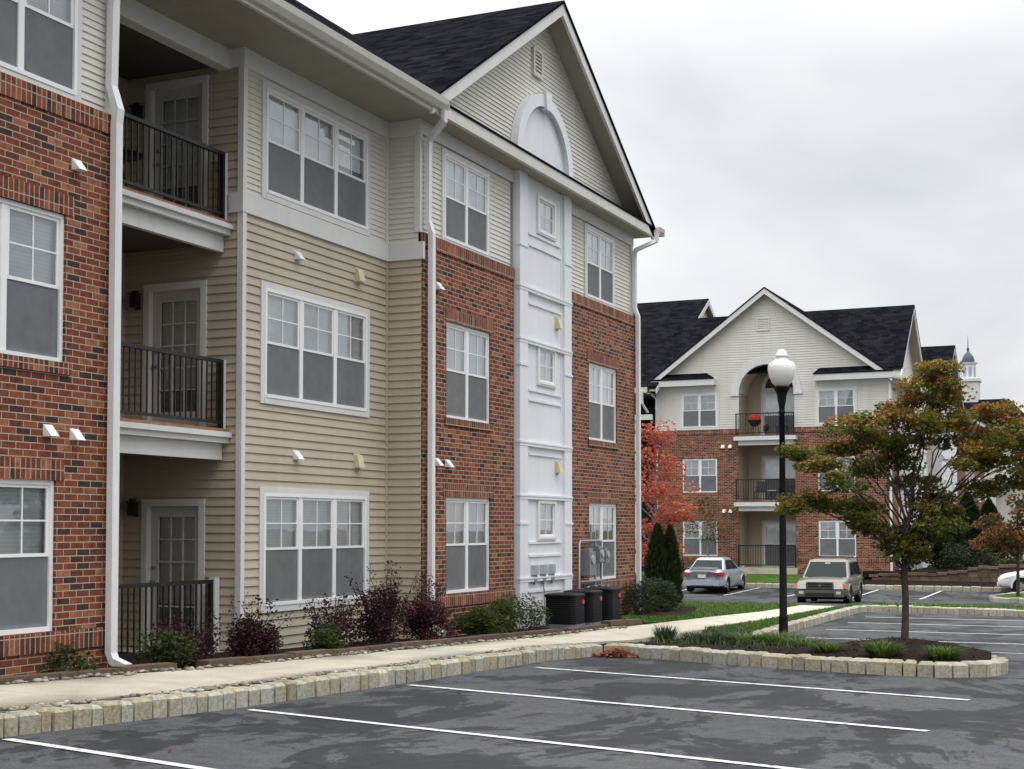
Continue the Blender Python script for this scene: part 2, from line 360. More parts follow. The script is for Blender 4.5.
def flat_wall(mb, fr, a0, a1, z0, z1, holes=(), rev=.1):
    aa = sorted({a0, a1, *[h[i] for h in holes for i in (0, 1) if a0 < h[i] < a1]}); zz = sorted({z0, z1, *[h[i] for h in holes for i in (2, 3) if z0 < h[i] < z1]})
    for b, c in zip(aa, aa[1:]):
        for e, f in zip(zz, zz[1:]):
            m, q = (b + c) / 2, (e + f) / 2
            if any(h[0] < m < h[1] and h[2] < q < h[3] for h in holes): continue
            mb.quad(fr.p(b, e), fr.p(c, e), fr.p(c, f), fr.p(b, f))
    for h in holes:
        a, b, c, d = max(h[0], a0), min(h[1], a1), max(h[2], z0), min(h[3], z1)
        for (p, q), (r, s) in (((a, c), (b, c)), ((b, c), (b, d)), ((b, d), (a, d)), ((a, d), (a, c))):
            mb.quad(fr.p(p, q, 0), fr.p(r, s, 0), fr.p(r, s, -rev), fr.p(p, q, -rev))
def siding(mb, fr, left, right, z0, z1, holes=(), lap=.12, outd=.02, brk=()):
    L = left if callable(left) else (lambda z: left); Rr = right if callable(right) else (lambda z: right)
    hs = [h if callable(h) else (lambda z, h=h: (h[0], h[1]) if h[2] < z < h[3] else None) for h in holes]
    bz = set(brk)
    for h in holes:
        if not callable(h): bz |= {h[2], h[3]}
    n = max(1, round((z1 - z0) / lap)); lap = (z1 - z0) / n
    def spans(z):
        c = L(z); e = Rr(z); res = []
        for q in sorted(x for x in (h(z) for h in hs) if x):
            if q[0] > c: res.append((c, min(q[0], e)))
            c = max(c, q[1])
        if e > c: res.append((c, e))
        return res
    for i in range(n):
        zb = z0 + i * lap; zt = zb + lap; cuts = [zb] + sorted(z for z in bz if zb + 1e-4 < z < zt - 1e-4) + [zt]
        for u, w in zip(cuts, cuts[1:]):
            s0 = spans(u + 1e-5); s1 = spans(w - 1e-5)
            if len(s0) != len(s1): s0 = s1 = spans((u + w) / 2)
            d0 = outd * (1 - (u - zb) / lap); d1 = outd * (1 - (w - zb) / lap)
            for (a, b), (c, e) in zip(s0, s1):
                if b - a < 1e-4 and e - c < 1e-4: continue
                mb.quad(fr.p(a, u, d0), fr.p(b, u, d0), fr.p(e, w, d1), fr.p(c, w, d1))
                if u == zb: mb.quad(fr.p(a, u, -.012), fr.p(b, u, -.012), fr.p(b, u, outd), fr.p(a, u, outd))

def window(fr, a0, a1, z0, z1, parent, n=2, trim=0., openb=False, grid=(2, 2), depth=.09, single=False, lower_grid=False, screen=True):
    f, pn, sc, bl = MB(), MB(), MB(), MB()
    fw = .05; D = depth
    fr.box(f, a0, a0 + fw, z0, z1, -D - .05, -D + .06); fr.box(f, a1 - fw, a1, z0, z1, -D - .05, -D + .06)
    fr.box(f, a0 + fw, a1 - fw, z0, z0 + fw, -D - .05, -D + .07); fr.box(f, a0 + fw, a1 - fw, z1 - fw, z1, -D - .05, -D + .06)
    wu = (a1 - a0) / n; zm = z0 + (z1 - z0) * (.5 if not single else 2)
    for i in range(n):
        b0 = a0 + i * wu + (fw if i == 0 else .045); b1 = a0 + (i + 1) * wu - (fw if i == n - 1 else .045)
        if i: fr.box(f, a0 + i * wu - .0449, a0 + i * wu + .0449, z0 + fw, z1 - fw, -D - .05, -D + .05)
        def sash(q0, q1, d, gx, gz):
            t = .038
            fr.box(f, b0, b0 + t, q0, q1, d - .015, d + .015); fr.box(f, b1 - t, b1, q0, q1, d - .015, d + .015)
            fr.box(f, b0 + t, b1 - t, q0, q0 + t, d - .014, d + .016); fr.box(f, b0 + t, b1 - t, q1 - t, q1, d - .014, d + .016)
            pn.quad(fr.p(b0 + t, q0 + t, d), fr.p(b1 - t, q0 + t, d), fr.p(b1 - t, q1 - t, d), fr.p(b0 + t, q1 - t, d))
            for g in range(1, gx): u = b0 + (b1 - b0) * g / gx; fr.box(f, u - .009, u + .009, q0 + t, q1 - t, d + .003, d + .010)
            for g in range(1, gz): u = q0 + (q1 - q0) * g / gz; fr.box(f, b0 + t, b1 - t, u - .009, u + .009, d + .004, d + .011)
        if single:
            sash(z0 + fw, z1 - fw, -D + .01, *grid)
        else:
            sash(zm - .01, z1 - fw, -D + .025, *grid); sash(z0 + fw, zm + .03, -D - .015, *(grid if lower_grid else (1, 1)))
            if screen: sc.quad(fr.p(b0, z0 + fw, -D + .03), fr.p(b1, z0 + fw, -D + .03), fr.p(b1, zm, -D + .03), fr.p(b0, zm, -D + .03))
        zb = z0 + .02
        if openb is True or (isinstance(openb, (list, tuple)) and openb[i]): zb = z0 + (z1 - z0) * random.uniform(.55, .85)
        bl.quad(fr.p(b0, zb, -D - .042), fr.p(b1, zb, -D - .042), fr.p(b1, z1, -D - .042), fr.p(b0, z1, -D - .042))
    w = f.build('window', M_VINYL, parent)
    pn.build('pane', M_GLASS, w)
    if sc.f: sc.build('screen', M_SCREEN, w)
    bl.build('blind', M_BLIND, w)
    rm = MB(); r0, r1, D2 = -D - .06, -D - .9, 0
    fr.box(rm, a0 + .01, a1 - .01, z0 + .01, z1 - .01, -D - .5, -D - .45)
    for q in ((a0 + .005, a0 + .015, z0, z1), (a1 - .015, a1 - .005, z0, z1), (a0 + .015, a1 - .015, z0, z0 + .01), (a0 + .015, a1 - .015, z1 - .01, z1)): fr.box(rm, *q, -D - .45, -D - .06)
    rm.build('interior', M_DARKROOM, w)
    if trim:
        t = MB()
        fr.box(t, a0 - trim, a0 + .004, z0 - trim, z1 + trim, -.02, .034); fr.box(t, a1 - .004, a1 + trim, z0 - trim, z1 + trim, -.02, .034)
        fr.box(t, a0 + .004, a1 - .004, z1 - .004, z1 + trim, -.02, .036); fr.box(t, a0 + .004, a1 - .004, z0 - trim, z0 + .004, -.02, .04)
        t.build('trim', M_TRIM, w)
    return w

def door(fr, a0, a1, z0, z1, parent, depth=.06):
    f, pn, t = MB(), MB(), MB(); D = -depth; st = .13
    fr.box(f, a0, a0 + st, z0, z1, D - .04, D); fr.box(f, a1 - st, a1, z0, z1, D - .04, D)
    fr.box(f, a0 + st, a1 - st, z0, z0 + .28, D - .04, D); fr.box(f, a0 + st, a1 - st, z1 - .16, z1, D - .04, D)
    pa0, pa1, pz0, pz1 = a0 + st, a1 - st, z0 + .28, z1 - .16
    for g in (1, 2): u = pa0 + (pa1 - pa0) * g / 3; fr.box(f, u - .011, u + .011, pz0, pz1, D - .025, D - .005)
    for g in range(1, 5): u = pz0 + (pz1 - pz0) * g / 5; fr.box(f, pa0, pa1, u - .011, u + .011, D - .024, D - .004)
    o = f.build('door', M_DOOR, parent)
    pn.quad(fr.p(pa0, pz0, D - .03), fr.p(pa1, pz0, D - .03), fr.p(pa1, pz1, D - .03), fr.p(pa0, pz1, D - .03)); pn.build('pane', M_GLASS, o)
    b = MB(); b.quad(fr.p(pa0, pz0 + .35, D - .06), fr.p(pa1, pz0 + .35, D - .06), fr.p(pa1, pz1, D - .06), fr.p(pa0, pz1, D - .06)); b.build('blind', M_BLIND, o)
    k = MB(); fr.box(k, a0 - .02, a1 + .02, z0 - .02, z1 + .02, D - .2, D - .15); k.build('interior', M_DARKROOM, o)
    h = MB(); h.tube([fr.p(a0 + .06, z0 + .95, D), fr.p(a0 + .06, z0 + .95, D + .06)], .028); h.build('handle', M_GREYM, o)
    h = MB(); h.tube([fr.p(a0 + .06, z0 + 1.15, D), fr.p(a0 + .06, z0 + 1.15, D + .03)], .025); h.build('lock', M_GREYM, o)
    fr.box(t, a0 - .1, a0, z0, z1 + .1, D - .02, .035); fr.box(t, a1, a1 + .1, z0, z1 + .1, D - .02, .035); fr.box(t, a0, a1, z1, z1 + .1, D - .02, .036); t.build('door_trim', M_TRIM, o)
    return o

def railing(fr, a0, a1, z0, z1, parent, d=0., step=.115, post_end=True):
    m = MB()
    fr.box(m, a0, a1, z1 - .05, z1, d - .03, d + .03); fr.box(m, a0, a1, z0, z0 + .04, d - .02, d + .02)
    n = int((a1 - a0) / step)
    for i in range(1, n): a = a0 + (a1 - a0) * i / n; fr.box(m, a - .009, a + .009, z0 + .04, z1 - .05, d - .009, d + .009)
    for a in (a0, a1 - .05): fr.box(m, a, a + .05, z0 - .06, z1 - .049, d - .0301, d + .0301)
    return m.build('railing', M_BLACK, parent)
def vent_hood(fr, a, z, parent, mat, s=.13):
    m = MB(); b = [fr.p(a - s / 2, z - s / 2, 0), fr.p(a + s / 2, z - s / 2, 0), fr.p(a + s / 2, z + s / 2, 0), fr.p(a - s / 2, z + s / 2, 0)]
    t = [fr.p(a - s / 2, z - s / 2, s * .9), fr.p(a + s / 2, z - s / 2, s * .9), fr.p(a + s * .38, z + s * .42, s * .25), fr.p(a - s * .38, z + s * .42, s * .25)]
    m.hexa(b, t); return m.build('vent_hood', mat, parent)
def box_vent(fr, a, z, parent, w=.17, h=.22):
    m = MB(); fr.box(m, a - w / 2, a + w / 2, z - h / 2, z + h / 2, 0, .02)
    m.hexa([fr.p(a - w * .42, z - h * .42, .02), fr.p(a + w * .42, z - h * .42, .02), fr.p(a + w * .42, z + h * .42, .02), fr.p(a - w * .42, z + h * .42, .02)],
           [fr.p(a - w * .42, z - h * .42, .12), fr.p(a + w * .42, z - h * .42, .12), fr.p(a + w * .42, z + h * .38, .07), fr.p(a - w * .42, z + h * .38, .07)])
    return m.build('vent_cover', M_BEIGE, parent)

# ------------------------------------------------------------------ terrain heights
def interp(K, y):
    if y <= K[0][0]: return K[0][1]
    for (a, b), (c, e) in zip(K, K[1:]):
        if y <= c: return b + (e - b) * (y - a) / (c - a)
    return K[-1][1]
LOT = [(-40, .8), (0, .3), (9, .11), (12, .04), (16, 0), (19, -.05), (21, -.13), (24, -.3), (28, -.42), (34, -.48), (40, -.54), (48, -.72), (54, -.93), (58, -.92), (63, -.82), (80, -.8)]
GB = [(-40, .95), (0, .5), (8, .33), (13, .26), (17, .17), (22, .06), (25, .02), (30, -.1), (38, -.28), (46, -.5), (52, -.75)]
XK = [(8, -8.85), (21, -7.95), (23, -7.4), (27, -7.), (44, -7.7), (50, -7.9)]
def lot(x, y): return interp(LOT, y)
def T(x, y):
    xk = interp(XK, y); t = min(1, max(0, (x - xk + 1.6) / 1.6))
    return interp(GB, y) * (1 - t) + (interp(LOT, y) + .19) * t
def isl(x, y): return lot(x, y) + .165 + .24 * math.exp(-((x + 3.35) / 1.2) ** 2 - ((y - 21.1) / 1.2) ** 2) + .012 * noise.noise(Vector((x * 3, y * 3, 0)))
def sheet(poly, zf, step, name, mat, kind='structure', skirt=.25):
    bm = bmesh.new(); vs = [bm.verts.new((x, y, 0)) for x, y in poly]
    for t in tessellate_polygon([[Vector((x, y, 0)) for x, y in poly]]): bm.faces.new([vs[i] for i in t])
    xs = [p[0] for p in poly]; ys = [p[1] for p in poly]
    for lo, hi, no in ((min(xs), max(xs), X), (min(ys), max(ys), Y)):
        n = int((hi - lo) / step)
        for i in range(1, n + 1):
            c = lo + i * step
            bmesh.ops.bisect_plane(bm, geom=bm.verts[:] + bm.edges[:] + bm.faces[:], plane_co=(c if no == X else 0, c if no == Y else 0, 0), plane_no=no)
    bmesh.ops.remove_doubles(bm, verts=bm.verts[:], dist=1e-4)
    for v in bm.verts: v.co.z = zf(v.co.x, v.co.y)
    bmesh.ops.recalc_face_normals(bm, faces=bm.faces[:])
    m = MB(); bm.verts.index_update(); m.add([v.co[:] for v in bm.verts], [tuple(v.index for v in (f.verts if f.normal.z > 0 else reversed(f.verts))) for f in bm.faces], True); bm.free()
    if skirt:
        from collections import Counter
        cn = Counter(tuple(sorted((f[i], f[(i + 1) % len(f)]))) for f in m.f for i in range(len(f)))
        for (a, b), c in cn.items():
            if c == 1:
                A, B = m.v[a], m.v[b]; m.f.append((a, b, len(m.v), len(m.v) + 1)); m.sm.append(False); m.v += [(B[0], B[1], B[2] - skirt), (A[0], A[1], A[2] - skirt)]
    o = m.build(name, mat); tag(o, kind=kind); return o
def along(path, step):
    pts = [Vector((*p, 0)) for p in path]; L = [0]
    for a, b in zip(pts, pts[1:]): L.append(L[-1] + (b - a).length)
    n = max(1, round(L[-1] / step)); res = []
    for i in range(n + 1):
        s = L[-1] * i / n
        for j in range(len(pts) - 1):
            if s <= L[j + 1] + 1e-9: res.append(pts[j].lerp(pts[j + 1], (s - L[j]) / (L[j + 1] - L[j]))); break
    return res
def kerb(path, name='kerb', step=.27, width=.22, hgt=.19, zf=lot, mat=None, jit=.012):
    """row of granite setts; the path is the face line, the body lies to its left"""
    m = MB(); P = along(path, step)
    P = [P[0]] + [p + (P[i + 2] - P[i]).normalized() * random.uniform(-.2, .2) * step for i, p in enumerate(P[1:-1])] + [P[-1]]
    for a, b in zip(P, P[1:]):
        t = (b - a).normalized(); nn = Vector((-t.y, t.x, 0)); a2 = a + t * .011; b2 = b - t * .011
        j = lambda: random.uniform(-jit, jit)
        h = hgt + j(); o = j(); za = zf(a.x, a.y); zb = zf(b.x, b.y)
        q = lambda p, dn, z, e=0: (p.x + nn.x * dn + t.x * e, p.y + nn.y * dn + t.y * e, z)
        bt = [q(a2, o, za - .1), q(b2, o, zb - .1), q(b2, width, zb - .1), q(a2, width, za - .1)]
        md = [q(a2, o + j() * .5, za + h - .03), q(b2, o + j() * .5, zb + h - .03), q(b2, width, zb + h - .03), q(a2, width, za + h - .03)]
        tp = [q(a2, o + .035, za + h + j() * .5, .03), q(b2, o + .035, zb + h + j() * .5, -.03), q(b2, width - .03, zb + h, -.03), q(a2, width - .03, za + h, .03)]
        vs = bt + md + tp; fs = [(0, 1, 5, 4), (1, 2, 6, 5), (2, 3, 7, 6), (3, 0, 4, 7), (4, 5, 9, 8), (5, 6, 10, 9), (6, 7, 11, 10), (7, 4, 8, 11), (8, 9, 10, 11)]
        m.add(vs, fs)
    o = m.build(name, mat or M_KERB); tag(o, kind='structure'); return o

# ------------------------------------------------------------------ ground
g0 = MB()
GX = [-600, -200, -80, -50, 50, 80, 200, 600]; GY = [-500, -150, -40, 0, 9, 17, 24, 28, 40, 54, 63, 80, 120, 200, 400, 900]
for a, b in zip(GX, GX[1:]):
    for c, e in zip(GY, GY[1:]):
        g0.quad(*[(p, q, lot(p, q) - .06) for p, q in ((a, c), (b, c), (b, e), (a, e))])
tag(g0.build('ground', simple('rough_ground', (.085, .085, .06), .95, .1, var=.4, scale=.4)), kind='structure')
tag(sheet([(-48, -30), (48, -30), (48, 63), (-48, 63)], lot, 1.0, 'parking_lot', M_ASPH, skirt=0), kind='structure')

WB = [(-11.3, 0), (-10.9, 7), (-10.5, 10.9), (-9.95, 13.4), (-9.6, 17), (-9.3, 20.9), (-8.98, 24.4), (-8.98, 30.9), (-8.86, 34), (-8.95, 37), (-9.2, 40.4)]
WF = [(-9.9, 0), (-9.45, 7), (-9.2, 9), (-8.8, 12.3), (-8.48, 15.5), (-8.32, 18.7), (-8.15, 20.8), (-7.95, 22.5), (-7.9, 28), (-7.9, 32.3), (-8.05, 37), (-8.25, 40.5)]
sheet(WF + WB[::-1], T, .8, 'sidewalk', M_CONC)
K1 = [(-10.0, 0), (-9.3, 6), (-8.8, 9.2), (-8.4, 12.4), (-8.1, 15.5), (-7.95, 18.7), (-7.8, 20.8)]
K2 = [(-7.8, 20.8), (-7.17, 20.65), (-5.99, 19.95), (-4.4, 19.2), (-3.2, 18.85), (-2.45, 18.88), (-2.02, 19.25), (-1.84, 20.2), (-1.95, 21.2), (-2.45, 22.1), (-3.4, 22.8), (-5.0, 23.6), (-6.4, 24.4), (-7.05, 25.6), (-7.2, 28), (-7.4, 31.5), (-7.72, 41.6), (-7.45, 42.3), (-6.94, 42.6), (-3.33, 41.0), (4, 38.4)]
kerb(K1, step=.19); kerb(K2, step=.225)
G1 = [p for p in K1]; 
sheet([(x - .2, y) for x, y in K1] + [(x, y) for x, y in WF[6::-1]], lambda x, y: T(x, y) - .015, .8, 'gravel_strip', M_GRAVB)
sheet([(-7.98, 20.95), (-7.1, 20.85), (-5.9, 20.15), (-4.35, 19.4), (-3.2, 19.05), (-2.55, 19.08), (-2.22, 19.4), (-2.06, 20.2), (-2.15, 21.1), (-2.65, 21.95), (-3.5, 22.6), (-5.1, 23.4), (-6.6, 24.2), (-7.2, 25.5), (-7.4, 26.4), (-7.9, 26.4), (-7.95, 22.5)], isl, .22, 'island_mulch', M_MULCH)
sheet([(-7.9, 26.4), (-7.4, 26.4), (-7.42, 28), (-7.62, 31.5), (-7.92, 41.5), (-7.6, 42.4), (-7.0, 42.8), (-3.3, 41.2), (4, 38.6), (14, 35.5), (14, 40), (4, 42), (-3.5, 43.8), (-7.8, 43.8), (-8.25, 40.5), (-8.05, 37), (-7.9, 32.3)], T, .7, 'lawn', M_LAWN)
sheet([(-8.98, 26.8), (-8.98, 30.9), (-8.86, 34), (-8.95, 37), (-9.2, 40.4), (-11, 40.6), (-13.7, 41.6), (-32, 44), (-32, 31.6), (-11, 31.6), (-10.2, 28.2)], T, .8, 'lawn', M_LAWN)
sheet([(-11.7, 0), (-11.3, 0), *WB[1:6], (-8.98, 24.4), (-8.98, 26.8), (-10.2, 28.2), (-11, 31.6), (-14, 31.6), (-14, 0)], lambda x, y: T(x, y) - .07 + .02 * noise.noise(Vector((x * 2, y * 2, 5))), .5, 'planting_bed', M_MULCH)
MBED = [(-9.75, 29.2), (-9.55, 30.3), (-9.75, 31.8), (-10.4, 34.2), (-11.4, 36.4), (-12.6, 37.2), (-13.6, 36), (-13.6, 31.7), (-10.95, 31.7), (-10.4, 29.3)]
sheet([(-9.75, 29.2), (-9.55, 30.3), (-9.75, 31.8), (-10.4, 34.2), (-11.4, 36.4), (-12.6, 37.2), (-13.6, 36), (-13.6, 31.7), (-10.95, 31.7), (-10.4, 29.3)], lambda x, y: T(x, y) + .012 + .12 * math.exp(-((x + 11.4) / 1.6) ** 2 - ((y - 33.5) / 2.4) ** 2), .4, 'mulch_bed', M_MULCH)
# far side: lawn and bed in front of the second building
def far(x, y): return -.63 + max(0, min(1, (y - 62.9) / 2.4)) * .36
kerb([(10, 62.7), (-45, 62.7)][::-1], step=.4, zf=lambda x, y: -.82)
sheet([(-45, 62.9), (-11.9, 62.9), (-11.9, 66.2), (-45, 66.2)], far, 1, 'lawn', M_LAWN)
sheet([(-11.9, 62.9), (8, 62.9), (8, 64.2), (-11.9, 64.2)], far, 1, 'planting_bed', M_MULCH)
sheet([(-11.9, 64.2), (40, 64.2), (40, 120), (-11.9, 120)], lambda x, y: -.1, 8, 'planting_bed', M_MULCH)
# island with the small tree at the right of the far lot
K5 = [(4, 57.0), (-4.9, 55.5), (-5.7, 56.2), (-5.95, 57.6), (-5.3, 59.5), (-3.9, 61.2), (2, 61.5)]
kerb(K5[::-1], step=.4)
sheet([(4, 57.2), (-4.9, 55.75), (-5.5, 56.4), (-5.72, 57.6), (-5.1, 59.3), (-3.8, 61.0), (4, 61.3)], lambda x, y: lot(x, y) + .18, .7, 'lawn', M_LAWN)

def line(a, b, w=.1):
    a, b = Vector((*a, 0)), Vector((*b, 0)); t = (b - a).normalized(); n = Vector((-t.y, t.x, 0)) * w / 2
    L = (b - a).length; k = max(1, int(L / .25)); m = MB()
    for i in range(k):
        p, q = a.lerp(b, i / k), a.lerp(b, (i + 1) / k)
        m.quad(*[(v.x, v.y, lot(v.x, v.y) + .008) for v in (p - n, q - n, q + n, p + n)])
    return m
def mark(name, lines):
    m = MB()
    for a, b in lines: l = line(a, b); m.add(l.v, l.f)
    tag(m.build(name, M_PAINT), kind='structure')
NEAR = [((-8.65, 9.15), (-2.9, 7.7)), ((-8.22, 12.0), (-2.35, 10.5)), ((-7.97, 14.85), (-1.9, 13.3)), ((-7.62, 17.75), (-1.87, 16.1)), ((-9.1, 6.4), (-3.2, 5.0))]
mark('parking_line', NEAR)
mark('parking_line', [((x0, y), (-.8, y + .1)) for x0, y in ((-7.1, 38.6), (-7.0, 35.75), (-6.9, 32.7), (-6.8, 29.7), (-6.2, 26.95))] + [((2.0, y), (8, y)) for y in (27, 29.7, 32.7, 35.7)])
mark('parking_line', [((x, 57.0), (x + .05, 62.6)) for x in (-8.4, -11.0, -13.6, -16.15, -18.8, -21.4)])

# loose river rocks along the walk
def rocks(pts, name, lo, hi):
    m = MB()
    for x, y, z in pts:
        r = random.uniform(lo, hi); sx, sy, sz = r * random.uniform(.8, 1.5), r * random.uniform(.8, 1.4), r * random.uniform(.45, .8); a = random.uniform(0, 3)
        vs = []; fs = []
        for i, (zz, rr) in enumerate(((-.6, .6), (.1, 1), (.75, .65))):
            for j in range(6):
                t = j * math.pi / 3 + i * .5; q = random.uniform(.85, 1.15) * rr; u, w = math.cos(t) * q * sx, math.sin(t) * q * sy
                vs.append((x + u * math.cos(a) - w * math.sin(a), y + u * math.sin(a) + w * math.cos(a), z + zz * sz))
        vs.append((x, y, z + sz * .95))
        for i in (0, 1):
            for j in range(6): fs.append((i * 6 + j, i * 6 + (j + 1) % 6, i * 6 + 6 + (j + 1) % 6, i * 6 + 6 + j))
        for j in range(6): fs.append((12 + j, 12 + (j + 1) % 6, 18))
        m.add(vs, fs, True)
    o = m.build(name, M_ROCK); tag(o, kind='stuff'); return o
def ylerp(P, y):
    for (a, b), (c, e) in zip(P, P[1:]):
        if b <= y <= e: return a + (c - a) * (y - b) / (e - b)
    return P[-1][0]
pts = []
for i in range(1300):
    y = random.uniform(6, 20.8); x = random.uniform(ylerp(K1, y) - .2, ylerp(WF, y) + .02); 
    if noise.noise(Vector((x * 1.5, y * .8, 2))) < -.12 - max(0, (13 - y)) * .05: continue
    pts.append((x, y, T(x, y) - .005))
tag(rocks(pts, 'gravel', .014, .036), 'grey and cream gravel between the kerb and the walk', 'gravel')
pts = []
for i in range(420):
    y = random.uniform(9, 25); x = ylerp(WB, y) + random.gauss(-.05, .07); pts.append((x, y, T(x, y) + .005))
tag(rocks(pts, 'river_rock', .014, .045), 'pale river rocks scattered along the back edge of the walk', 'rocks')

# ------------------------------------------------------------------ the near apartment building
B1 = empty('apartment_building', (-13, 20, 0), 'near three-storey brick and tan siding apartment building with a white centre panel under its gable', 'apartment building')
XP, XS_, YB, YS, YR, YE = -11.0, -11.67, 13.26, 16.76, 20.93, 31.45
FP = Frame((XP, 0, 0), Y, X); FP2 = Frame((XP - .08, 0, 0), Y, X); FS = Frame((0, YS, 0), X, (0, -1, 0)); FB = Frame((XS_, 0, 0), Y, X); FR = Frame((0, YR, 0), X, (0, -1, 0))
FL = Frame((0, YB, 0), (-1, 0, 0), Y); FK = Frame((-13.7, 0, 0), Y, X)
WIN_Z = [(.72, 2.36), (3.71, 5.36)]
bw = [(a, b, c, e) for a, b in ((5.7, 7.48), (10.66, 12.44)) for c, e in ((3.66, 5.31),)] + [(5.6, 7.38, .72, 2.36), (10.54, 12.33, .72, 2.36)] + [(a, b, c, e) for a, b in ((21.8, 23.57), (28.52, 30.25)) for c, e in WIN_Z]
BT = 6.61
m = MB()
flat_wall(m, FP, -1, YB, -.4, BT, [h for h in bw if h[1] < YB])
flat_wall(m, FP, YR, 24.6, -.6, 6.71, [h for h in bw if 20 < h[0] < 24.6]); flat_wall(m, FP, 27.25, YE, -.6, 6.71, [h for h in bw if h[0] > 27.3])
flat_wall(m, FL, 11, 13.7, -.4, 6.71); flat_wall(m, FR, XS_, XP, -.4, 6.3)
flat_wall(m, Frame((0, YE, 0), (-1, 0, 0), Y), 11, 20, -.6, 6.71); flat_wall(m, Frame((-20, 0, 0), (0, -1, 0), (-1, 0, 0)), -YE, 1, -.6, 8.6)
for a0, a1, z in ((-1, YB, BT), (YR, 24.6, 6.71), (27.25, YE, 6.71)): m.quad(FP.p(a0, z, 0), FP.p(a1, z, 0), FP.p(a1, z + .03, -.1), FP.p(a0, z + .03, -.1))
m.build('brick_wall', M_BRICK, B1)
def bp(fr, args, name, mat, parent):
    m = MB(); fr.box(m, *args); return m.build(name, mat, parent)
for a, b, c, e in bw:
    bp(FP, (a - .12, b + .12, e, e + .225, -.05, .006), 'lintel', M_SOLD, B1)
    if c > 2: bp(FP, (a - .08, b + .08, c - .13, c, -.1, .03), 'sill', M_SOLD, B1)
for a0, a1, zt in ((-1, YB, BT), (YR, 24.6, 6.71), (27.25, YE, 6.71)):
    bp(FP, (a0, a1, zt - .225, zt + .005, -.05, .022), 'brick_band', M_SOLD, B1); bp(FP, (a0, a1, .5, .715, -.05, .028), 'brick_band', M_SOLD, B1)
# tan and cream siding
t3 = [(17.29, 20.21, z0, z1) for z0, z1 in ((.72, 2.34), (3.71, 5.29))]; t3u = (17.29, 20.21, 6.66, 8.2)
dd = [(-13.25, -12.35, z0, z0 + 2.03) for z0 in (.12, 3.22, 6.16)]
m = MB()
siding(m, FB, YS, YR, .02, 6.28, t3, .125, .022)
siding(m, FR, XS_ + .0, XP - .02, .02, 6.28, (), .125, .022)
siding(m, FS, -13.7, XS_ - .06, .02, 8.4, dd, .125, .022)
siding(m, FK, YB, YS, .02, 8.4, (), .125, .022)
m.build('tan_siding', M_TAN, B1)
m = MB()
siding(m, FB, YS, YR, 6.55, 8.35, [t3u], .085, .016)
siding(m, FR, XS_, XP - .08, 6.55, 8.35, (), .085, .016)
uw = [(10.9, 12.64, 6.7, 8.24), (21.8, 23.57, 6.78, 8.26), (28.5, 30.2, 6.78, 8.26)]
siding(m, FP2, -1, YB - .02, 6.63, 8.36, uw[:1], .085, .016)
siding(m, FP2, YR, 24.6, 6.72, 8.36, uw[1:2], .085, .016); siding(m, FP2, 27.25, YE, 6.72, 8.36, uw[2:], .085, .016)
GC, GZ, GS, GE = 26.1, 12.25, .616, 8.8
gl = lambda z: max(YR, GC - (GZ - .12 - z) / GS); gr = lambda z: min(YE, GC + (GZ - .12 - z) / GS)
siding(m, FP2, gl, gr, 8.95, 12.1, (), .085, .016, brk=[GZ - .12 - (GC - YR) * GS])
m.build('cream_siding', M_CREAM, B1)
m = MB(); flat_wall(m, FL, 11.08, 13.7, 6.71, 8.4); flat_wall(m, Frame((0, YE, 0), (-1, 0, 0), Y), 11.08, 20, 6.71, 8.6)
bm_ = [(-11.08, YE, 8.6), (-20, YE, 8.6), (-15.4, YE, 11.95)]; m.poly(bm_); m.build('end_wall', M_CREAM, B1)
# trim
m = MB(); FB.box(m, YS - .03, YS + .06, .0, 8.33, -.02, .035); FS.box(m, XS_ - .06, XS_ + .0349, .0, 8.33, -.02, .032); m.build('corner_board', M_TRIM, B1)
bp(FB, (YR - .09, YR + .0, 6.55, 8.33, -.01, .03), 'corner_board', M_TRIM, B1); bp(FB, (YR - .07, YR, .02, 6.27, -.01, .028), 'corner_board', M_TAN, B1)
m = MB(); FP2.box(m, YR - .03, YR + .06, 6.72, 8.37, -.02, .04); FR.box(m, XP - .15, XP - .0401, 6.72, 8.33, -.02, .032); m.build('corner_board', M_TRIM, B1)
bp(FP2, (YE - .1, YE + .03, 6.72, 8.37, -.02, .04), 'corner_board', M_TRIM, B1); bp(FP2, (YB - .12, YB + .02, 6.63, 8.37, -.02, .04), 'corner_board', M_TRIM, B1)
m = MB()
FB.box(m, YS - .05, YR - .04, 6.27, 6.555, -.02, .045); FS.box(m, XS_ - .2, XS_ + .044, 6.272, 6.553, -.02, .048); FR.box(m, XS_ + .045, XP + .03, 6.27, 6.555, -.02, .045)
m.build('belt_board', M_TRIM, B1)
m = MB()
FB.box(m, YS - .047, YR - .03, 8.33, 8.6, -.02, .05); FR.box(m, XS_ + .05, XP - .101, 8.331, 8.6, -.02, .048)
FP2.box(m, YR - .06, YE + .05, 8.37, 8.6, -.02, .05); m.build('frieze_board', M_TRIM, B1)
bp(FP2, (-1, YB, 8.37, 8.6, -.02, .05), 'frieze_board', M_TRIM, B1)
m = MB(); Frame((-11.87, 0, 0), Y, X).box(m, YB - .1, YS - .01, 8.32, 8.6, -.2, 0); FS.box(m, -11.87, XS_ - .02, 8.33, 8.6, -.02, .05)
m.build('frieze_board', M_TRIM, B1)
# windows
for a, b, c, e in bw: window(FP, a, b, c, e, B1, 2, openb=(a > 28 and c < 1 and [True, True]))
for a, b, c, e in uw: window(FP2, a, b, c, e, B1, 2, trim=.075, depth=.02)
for i, q in enumerate(t3 + [t3u]): window(FB, *q, B1, 3, trim=.09, depth=.02, openb=[False, False, i == 2] if i else False)
for q in dd: door(FS, *q, B1)
